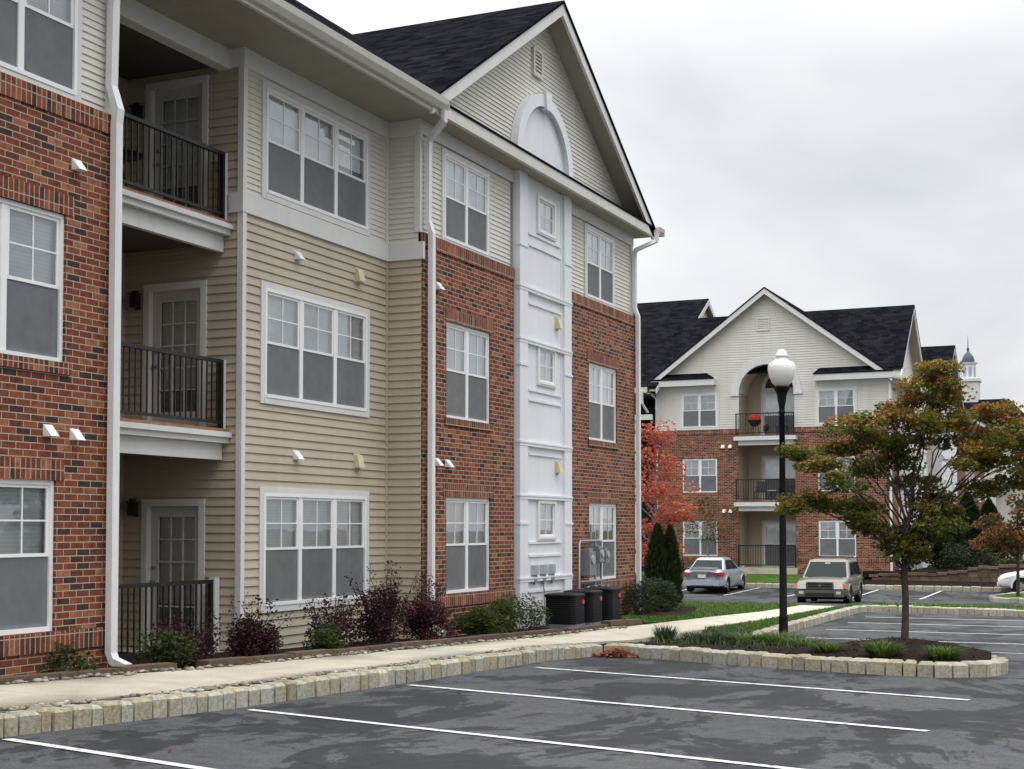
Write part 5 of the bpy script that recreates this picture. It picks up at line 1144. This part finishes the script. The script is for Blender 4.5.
# low ground cover between the clumps, and loose bark chips on the mulch
lv = Leaves()
for i in range(2600):
    x, y = random.uniform(-7.75, -4.6), random.uniform(21.6, 26.2)
    if not inside([(-7.6, 22.6), (-6.9, 22.4), (-5.6, 22.3), (-4.8, 22.3), (-5.2, 23.2), (-6.5, 24.0), (-7.1, 25.3), (-7.45, 26.2), (-7.8, 24.5)], x, y) or noise.noise(Vector((x * 1.6, y * 1.6, 9))) < -.05: continue
    z = isl(x, y) - .01; lv.blade((x, y, z), (x + random.gauss(0, .07), y + random.gauss(0, .07), z + random.uniform(.05, .17)), .007, mixc((.03, .06, .018), (.12, .16, .045), random.random()))
tag(lv.build('ground_cover', None), 'low mixed green ground cover around the lamp post', 'ground cover', None, 'stuff')
lv = Leaves()
for i in range(5200):
    if i % 2: x, y = random.uniform(-7.9, -2.1), random.uniform(19, 26); zf = isl
    else: x, y = random.uniform(-11, -8.9), random.uniform(9, 26.5); zf = lambda x, y: T(x, y) - .06; 
    if i % 2 and not inside([(-7.9, 21), (-5.9, 20.2), (-4.3, 19.45), (-2.6, 19.1), (-2.1, 20), (-2.2, 21), (-3.5, 22.5), (-6.6, 24.1), (-7.3, 25.5), (-7.9, 26)], x, y): continue
    if not i % 2 and x > ylerp(WB, y) - .25: continue
    lv.leaf((x, y, zf(x, y) + .012), random.uniform(.03, .07), mixc((.012, .008, .006), (.07, .042, .028), random.random() ** 2), 1.6, 2.6)
tag(lv.build('bark_chips', None), 'dark bark chips lying on the mulched beds', 'bark mulch', None, 'stuff')
# fallen leaves gathered in the kerb corner
lv = Leaves()
for i in range(300):
    x = -7.5 + random.gauss(0, .17); y = 20.5 + random.gauss(0, .1)
    lv.leaf((x, y, lot(x, y) + .02 + .12 * random.random() * math.exp(-((x + 7.45) / .2) ** 2)), .07, mixc((.20, .045, .02), (.28, .11, .05), random.random()), 1.2, 1.3)
for i in range(160):
    x, y = random.uniform(-9, -1), random.uniform(8, 20); lv.leaf((x, y, lot(x, y) + .012), .045, mixc((.16, .05, .02), (.22, .12, .05), random.random()), 3, 1.4) if random.random() < .35 else None
tag(lv.build('fallen_leaves', None), 'rust red fallen leaves heaped in the kerb corner', 'leaves', None, 'stuff')
# grass blades
lv = Leaves()
def blades(n, xr, yr, ok, hf, h=.07):
    for i in range(n):
        x, y = random.uniform(*xr), random.uniform(*yr)
        if ok(x, y): z = hf(x, y); lv.blade((x, y, z - .01), (x + random.gauss(0, .03), y + random.gauss(0, .03), z + h * random.uniform(.5, 1.2)), .012, mixc((.05, .10, .018), (.12, .19, .04), random.random()))
blades(14000, (-13, -8.9), (27, 40.4), lambda x, y: x < ylerp(WB, y) - .02 and not inside(MBED, x, y) and (y > 31.7 or inside([(-8.9, 26.8), (-8.9, 32), (-11, 31.7), (-10.2, 28.2)], x, y)), T)
blades(9000, (-7.95, -7.3), (26.5, 42), lambda x, y: x > ylerp(WF, y) + .02 and x < interp([(26, -7.4), (28, -7.44), (31.5, -7.64), (41.6, -7.94)], y) + .02, T)
blades(9000, (-7.8, 4), (38.6, 43.8), lambda x, y: y > 41.2 - (x + 3.3) * .37 + .1 and y < 43.8 - max(0, x + 3.5) * .24, T)
tag(lv.build('grass', None), 'short green lawn grass beside the walk and behind the second lot', 'grass', None, 'stuff')
# evergreens and shrubs on the bank beside the farther building
DKG = ((.010, .018, .007), (.025, .04, .012), (.035, .055, .016))
for x, y, h, r, lb in ((-9.0, 70.0, 3.2, .8, 'dark conical evergreen at the first white window bay'), (-8.7, 75.0, 3.6, .9, 'dark conical evergreen second along the side of the farther building'), (-8.4, 82.0, 3.4, .9, 'dark conical evergreen farthest along the side of the farther building')):
    spire(x, y, -.1, h, r, lb, 'evergreens on the bank', cols=DKG, n=5200, name='cone_evergreen', bw=.06)
for x, y, w, h, lb in ((-9.9, 66.3, .6, 1.1, 'yellowish bush at the right corner of the farther building'), (-8.5, 66.6, 1.0, 1.3, 'dark bush on the bank behind the garden wall, left'), (-7.4, 67.2, 1.1, 1.6, 'dark bush on the bank behind the middle of the garden wall'), (-5.8, 66.2, .9, .9, 'yellow green bush spilling over the garden wall'), (-4.2, 67.5, 1.1, 1.5, 'dark bush on the bank at the right end of the garden wall')):
    shrub('bank_bush', x, y, -.12, w, h, lb, [(.04, .045, .012), (.11, .10, .03), (.14, .12, .03)] if 'yellow' in lb else [(.010, .018, .008), (.03, .042, .014), (.04, .055, .016)], 900, .13, 'bushes on the bank')
shrub('green_shrub', -20.9, 65.0, -.32, .7, .6, 'low dark hedge shrub under the left ground floor window of the farther building', YEW, 500, .12, 'green shrubs along the wall')
# loose wood beyond the buildings
for i, (x, y, hh, lb) in enumerate(((-1.5, 104, 7.5, 'green tree beyond the clubhouse, nearest its gable'), (3, 110, 9, 'green tree beyond the clubhouse at the right edge'), (10, 106, 8, 'tree out past the right edge of the lots'), (-42, 120, 11, 'tree behind the left wing of the farther building'))):
    cs = [(random.uniform(-2.2, 2.2), random.uniform(-2, 2), random.uniform(hh * .4, hh), random.uniform(.9, 1.5)) for k in range(16)]
    tree('broadleaf_tree', x, y, -.8, lb, 'far trees', cs, .35, [(.02, .035, .012), (.04, .06, .018), (.06, .07, .02)], 70, .2, M_BARK, 2.5)

# ------------------------------------------------------------------ cars (local axes: x forward, z up)
def vehicle(name, label, loc, heading, paint, kind):
    root = empty(name, (0, 0, 0), label, 'car', 'cars by the far lot')
    suv = kind == 'suv'
    if suv: Lh, Wd, wb, wr, belt, roof, clr = 2.28, .90, 1.32, .36, 1.02, 1.70, .26
    else: Lh, Wd, wb, wr, belt, roof, clr = 2.22, .86, 1.28, .31, .90, 1.44, .19
    # body shell lofted along x: x, half width, bottom, shoulder height, top height at the centre
    if suv: ST = [(-2.28, .70, .42, .86, .92), (-2.22, .84, .36, .98, 1.02), (-1.9, .90, .32, 1.02, 1.04), (-1.0, .91, .28, 1.03, 1.05), (.0, .91, .28, 1.03, 1.05), (.95, .90, .28, 1.02, 1.06), (1.4, .89, .28, 1.0, 1.06), (2.0, .86, .32, .93, 1.01), (2.2, .80, .36, .86, .95), (2.28, .68, .42, .78, .86)]
    else: ST = [(-2.22, .66, .38, .82, .90), (-2.16, .80, .30, .92, .99), (-1.8, .85, .24, .95, 1.02), (-1.0, .86, .2, .92, .98), (.0, .86, .2, .91, .96), (.9, .855, .2, .90, .96), (1.3, .85, .2, .86, .93), (1.9, .82, .24, .76, .83), (2.14, .74, .28, .68, .74), (2.22, .60, .34, .60, .64)]
    m = MB(); vs = []; k = 0
    for x, w, zb, zs, zt in ST:
        mid = (zb + zs) / 2
        half = [(0, zb), (w * .82, zb), (w * .96, zb + .06), (w, mid - .05), (w * 1.0, mid + .08), (w * .965, zs - .05), (w * .92, zs), (w * .5, zt - .012), (0, zt)]
        ringp = half + [(-a, b) for a, b in half[-2:0:-1]]; k = len(ringp); vs += [(x, a, b) for a, b in ringp]
    n = len(ST); fs = [(i * k + j, i * k + (j + 1) % k, i * k + k + (j + 1) % k, i * k + k + j) for i in range(n - 1) for j in range(k)] + [tuple(range(k)), tuple(range(n * k - 1, n * k - k - 1, -1))]
    m.add(vs, fs, True); body = m.build('body', paint, root)
    # wheel arches cut out of the shell
    cut = MB()
    for sx in (wb, -wb): cut.tube([(sx, -1.2, wr), (sx, 1.2, wr)], wr + .055, 24, True, False)
    co = cut.build('cutter', M_TRIMP); md = body.modifiers.new('b', 'BOOLEAN'); md.object = co; md.operation = 'DIFFERENCE'; md.solver = 'EXACT'
    bpy.context.view_layer.update(); dg = bpy.context.evaluated_depsgraph_get(); nm = bpy.data.meshes.new_from_object(body.evaluated_get(dg)); body.modifiers.clear(); old = body.data; body.data = nm
    if len(nm.materials) == 0: nm.materials.append(paint)
    for p_ in nm.polygons: p_.material_index = 0
    bpy.data.objects.remove(co)
    m = MB(); m.box(-wb - .45, wb + .45, -Wd + .12, Wd - .12, clr - .02, .6); m.build('underbody', M_TRIMP, root)
    # cabin: belt outline -> roof outline
    if suv: cab = dict(b0=-2.2, b1=1.12, t0=-2.02, t1=.35, wb=.84, wt=.70, z0=1.0, z1=1.66)
    else: cab = dict(b0=-1.62, b1=1.12, t0=-.95, t1=.22, wb=.79, wt=.60, z0=.9, z1=1.40)
    def cp(u, v, side=None):   # u 0..1 back->front at level v (0 belt, 1 roof)
        return (cab['b0'] + (cab['t0'] - cab['b0']) * v) * (1 - u) + (cab['b1'] + (cab['t1'] - cab['b1']) * v) * u
    def cw_(v): return cab['wb'] + (cab['wt'] - cab['wb']) * v
    def cz(v): return cab['z0'] + (cab['z1'] - cab['z0']) * v
    m = MB(); vs = []
    for v in (0, .9, 1.0, 1.07):
        sh = 0 if v <= 1 else .12; vv = min(v, 1)
        x0, x1, w, z = cp(0, vv) + sh, cp(1, vv) - sh, cw_(vv) - (sh * .9), cz(vv) + (0 if v <= 1 else .05); r = .08
        vs += [(x0, -w + r, z), (x0 + r, -w, z), (x1 - r, -w, z), (x1, -w + r, z), (x1, w - r, z), (x1 - r, w, z), (x0 + r, w, z), (x0, w - r, z)]
    fs = [(i * 8 + j, i * 8 + (j + 1) % 8, i * 8 + 8 + (j + 1) % 8, i * 8 + 8 + j) for i in range(3) for j in range(8)] + [tuple(range(24, 32))]
    m.add(vs, fs); cb_ = m.build('cabin', paint, root); bv = cb_.modifiers.new('bevel', 'BEVEL'); bv.width = .05; bv.segments = 3; bv.limit_method = 'ANGLE'; bv.angle_limit = rad(15)
    for p_ in cb_.data.polygons: p_.use_smooth = True
    def pane(u0, u1, v0, v1, side, nm, e=.008):
        q = MB()
        if side in (-1, 1):
            P = [(cp(u0, v0), side * (cw_(v0) + e), cz(v0)), (cp(u1, v0), side * (cw_(v0) + e), cz(v0)), (cp(u1, v1), side * (cw_(v1) + e), cz(v1)), (cp(u0, v1), side * (cw_(v1) + e), cz(v1))]
        else:
            u = 1 if side == 'f' else 0; o = e if side == 'f' else -e
            P = [(cp(u, v0) + o, u0 * (cw_(v0) - .09), cz(v0) + .004), (cp(u, v0) + o, u1 * (cw_(v0) - .09), cz(v0) + .004), (cp(u, v1) + o, u1 * (cw_(v1) - .09), cz(v1) + .004), (cp(u, v1) + o, u0 * (cw_(v1) - .09), cz(v1) + .004)]
        c = sum((Vector(p) for p in P), Vector()) / 4; nn = (Vector(P[1]) - Vector(P[0])).cross(Vector(P[3]) - Vector(P[0])).normalized()
        if side in (-1, 1): nn = Vector((0, side, .2)).normalized()
        else: nn = Vector((1 if side == 'f' else -1, 0, .5)).normalized()
        q.hexa([Vector(p) - nn * .02 for p in P], P); return q.build(nm, M_CARGL, root)
    pane(-1, 1, .08, .9, 'f', 'windshield'); pane(-1, 1, .12 if not suv else .2, .86, 'b', 'rear_window')
    cuts = [(.05, .30), (.33, .62), (.65, .90)] if suv else [(.12, .46), (.49, .86)]
    for sd in (-1, 1):
        for u0, u1 in cuts: pane(u0, u1, .1, .86, sd, 'side_window')
        q = MB(); q.hexa([(cp(.93, 0) - .12, sd * Wd * .96, cab['z0'] + .02), (cp(.93, 0), sd * Wd * .96, cab['z0'] + .02), (cp(.93, 0), sd * (Wd + .16), cab['z0'] + .03), (cp(.93, 0) - .1, sd * (Wd + .16), cab['z0'] + .03)],
                      [(cp(.93, 0) - .12, sd * Wd * .96, cab['z0'] + .1), (cp(.93, 0), sd * Wd * .96, cab['z0'] + .1), (cp(.93, 0) - .02, sd * (Wd + .16), cab['z0'] + .17), (cp(.93, 0) - .1, sd * (Wd + .16), cab['z0'] + .17)]); q.build('mirror', paint, root)
        for ux in ((-.05, -1.0) if suv else (0.0, -.9)): q = MB(); q.box(ux - .12, ux + .06, sd * Wd * .98, sd * (Wd + .025), cab['z0'] - .16, cab['z0'] - .12); q.build('door_handle', paint, root)
        q = MB(); q.box(-wb + .46, wb - .46, sd * (Wd - .03), sd * (Wd + .02), .5 if suv else .48, .62 if suv else .53); q.build('side_molding', M_CLAD if suv else paint, root)
        for sx in (wb, -wb):
            q = MB(); prof = [(.10, wr * .62), (.11, wr * .9), (.09, wr), (-.09, wr), (-.11, wr * .9), (-.1, wr * .62)]; vs = []; N_ = 28; yc = sd * (Wd - .1)
            for o, r in prof: vs += [(sx + r * math.cos(2 * math.pi * j / N_), yc + o * sd, wr + r * math.sin(2 * math.pi * j / N_)) for j in range(N_)]
            q.add(vs, [(i * N_ + j, i * N_ + (j + 1) % N_, i * N_ + N_ + (j + 1) % N_, i * N_ + N_ + j) for i in range(5) for j in range(N_)], True); wh = q.build('wheel', M_TYRE, root)
            q = MB()
            for j in range(5 if not suv else 6):
                a = 2 * math.pi * j / (5 if not suv else 6); u = Vector((math.cos(a), 0, math.sin(a))); w_ = Vector((-u.z, 0, u.x)); c0 = Vector((sx, yc + sd * .085, wr))
                q.hexa([c0 - w_ * .05, c0 + w_ * .05, c0 + u * wr * .64 + w_ * .035, c0 + u * wr * .64 - w_ * .035], [c0 - w_ * .05 - Vector((0, sd * .03, 0)), c0 + w_ * .05 - Vector((0, sd * .03, 0)), c0 + u * wr * .64 + w_ * .035 - Vector((0, sd * .03, 0)), c0 + u * wr * .64 - w_ * .035 - Vector((0, sd * .03, 0))])
            q.tube([(sx, yc + sd * .06, wr), (sx, yc + sd * .1, wr)], .06, 12); q.build('rim', M_RIM, wh)
            q = MB(); q.tube([(sx, yc - sd * .05, wr), (sx, yc + sd * .03, wr)], wr * .63, 20); q.build('brake_disc', M_GREYM, wh)
            q = MB(); N2 = 20; 
            for j in range(N2):
                a0, a1 = math.pi * (-.06 + 1.12 * j / N2), math.pi * (-.06 + 1.12 * (j + 1) / N2); ri, ro = wr + .05, wr + .11
                ys0, ys1 = sd * (Wd - .06), sd * (Wd + .022)
                f_ = lambda a, r, y_: (sx + r * math.cos(a), y_, wr + r * math.sin(a)); q.hexa([f_(a0, ri, ys1), f_(a1, ri, ys1), f_(a1, ro, ys1), f_(a0, ro, ys1)], [f_(a0, ri, ys0), f_(a1, ri, ys0), f_(a1, ro, ys0), f_(a0, ro, ys0)])
            q.build('wheel_arch', M_CLAD if suv else paint, root)
    if suv:
        q = MB(); q.box(2.2, 2.36, -.82, .82, .36, .62); q.box(2.1, 2.3, -.88, .88, .42, .60); q.build('front_bumper', M_CLAD, root)
        q = MB(); q.box(2.355, 2.37, -.5, .5, .38, .50); q.build('lower_intake', M_TRIMP, root)
        for sd in (-1, 1):
            q = MB(); q.box(2.355, 2.372, sd * .56, sd * .72, .46, .56); q.build('fog_lamp', M_LENS, root)
            q = MB(); q.hexa([(2.2, sd * .48, .65), (2.1, sd * .80, .65), (2.1, sd * .80, .85), (2.2, sd * .48, .87)], [(2.345, sd * .48, .65), (2.31, sd * .78, .65), (2.28, sd * .78, .85), (2.32, sd * .48, .87)]); q.build('headlight', M_LENS, root)
            q = MB(); q.hexa([(2.05, sd * .785, .66), (1.9, sd * .90, .66), (1.9, sd * .90, .82), (2.05, sd * .785, .84)], [(2.31, sd * .785, .66), (2.15, sd * .915, .66), (2.12, sd * .915, .82), (2.28, sd * .785, .84)]); q.build('turn_signal', M_AMBER, root)
        q = MB(); q.box(2.2, 2.318, -.44, .44, .68, .86); g_ = q.build('grille', M_TRIMP, root)
        q = MB(); q.box(2.25, 2.335, -.46, .46, .855, .90); q.box(2.25, 2.335, -.46, .46, .66, .69); q.box(2.25, 2.336, -.46, -.42, .69, .855); q.box(2.25, 2.336, .42, .46, .69, .855); q.box(2.25, 2.33, -.42, .42, .765, .785); q.tube([(2.31, 0, .775), (2.345, 0, .775)], .06, 14); q.build('grille_frame', M_CHROME, g_)
        for sd in (-1, 1):
            q = MB(); q.tube([(-1.7, sd * .6, 1.71), (-1.6, sd * .6, 1.77), (.0, sd * .6, 1.77), (.1, sd * .6, 1.71)], .02, 6); q.build('roof_rail', M_TRIMP, root)
            q = MB(); q.box(-2.26, -2.2, sd * .62, sd * .82, .7, 1.0); q.build('tail_light', M_TAIL, root)
        for u in (-1.2, -.4): q = MB(); q.box(u - .03, u + .03, -.6, .6, 1.76, 1.785); q.build('roof_crossbar', M_TRIMP, root)
        q = MB(); q.box(-2.36, -2.2, -.82, .82, .38, .62); q.build('rear_bumper', M_CLAD, root)
        q = MB(); q.box(.98, 1.2, -.6, .6, 1.045, 1.06); q.build('wiper_cowl', M_TRIMP, root)
        q = MB(); q.box(.5, .52, -.09, .09, 1.53, 1.58); q.build('rear_view_mirror', M_WHITEP, root)
    else:
        q = MB(); q.box(-2.28, -2.1, -.74, .74, .30, .52); q.hexa([(-2.2, -.84, .32), (-1.9, -.875, .32), (-1.9, .875, .32), (-2.2, .84, .32)], [(-2.2, -.82, .52), (-1.9, -.87, .52), (-1.9, .87, .52), (-2.2, .82, .52)]); q.build('rear_bumper', paint, root)
        q = MB(); q.box(-2.285, -2.2, -.5, .5, .27, .315); q.build('lower_valance', M_TRIMP, root)
        for sd in (-1, 1):
            q = MB(); q.hexa([(-2.28, sd * .54, .70), (-2.23, sd * .80, .68), (-1.98, sd * .885, .70), (-2.0, sd * .54, .70)], [(-2.265, sd * .54, .84), (-2.21, sd * .79, .85), (-1.95, sd * .88, .85), (-1.97, sd * .54, .84)]); q.build('tail_light', M_TAIL, root)
            q = MB(); q.hexa([(2.0, sd * .46, .52), (1.85, sd * .80, .54), (1.7, sd * .83, .66), (2.05, sd * .46, .62)], [(2.21, sd * .46, .52), (2.08, sd * .77, .54), (1.88, sd * .83, .66), (2.14, sd * .46, .63)]); q.build('headlight', M_LENS, root)
        q = MB(); q.box(-2.245, -2.15, -.36, .36, .855, .885); q.build('trunk_trim', M_CHROME, root)
        q = MB(); q.box(-2.245, -2.2, -.17, .17, .62, .76); q.build('licence_plate', M_PLATE, root)
        q = MB(); q.box(-2.2, -1.98, -.62, .62, 1.035, 1.06); q.build('spoiler', paint, root)
        q = MB(); q.box(2.1, 2.26, -.6, .6, .3, .46); q.build('front_bumper', paint, root); q = MB(); q.box(2.16, 2.225, -.3, .3, .53, .6); q.build('grille', M_TRIMP, root)
        q = MB(); q.tube([(-1.0, 0, 1.44), (-1.25, 0, 1.62)], .008, 5); q.build('antenna', M_TRIMP, root)
    if suv: root.scale = (1, 1, .94)
    root.location = loc; root.rotation_euler = (0, 0, heading)
    return root
vehicle('parked_car', 'silver four-door sedan parked tail first towards us, beside the grass of the farther building', (-17.3, 59.9, lot(0, 59.9) + .01), rad(91), M_SILVER, 'sedan')
vehicle('parked_suv', 'champagne beige sport utility vehicle facing us in the far lot', (-10.88, 52.4, lot(0, 52.4) - .03), rad(-87), M_CHAMP, 'suv')
vehicle('parked_car', 'white sedan half hidden by the small tree at the right edge', (-3.75, 62.0, lot(0, 62.0)), rad(180), M_WHITE, 'sedan')

shrub('potted_plant', -16.55, 65.55, 6.2, .22, .42, 'green potted plant on the deck of the arched balcony', NG, 240, .09, None, 'plant', blobs=4)
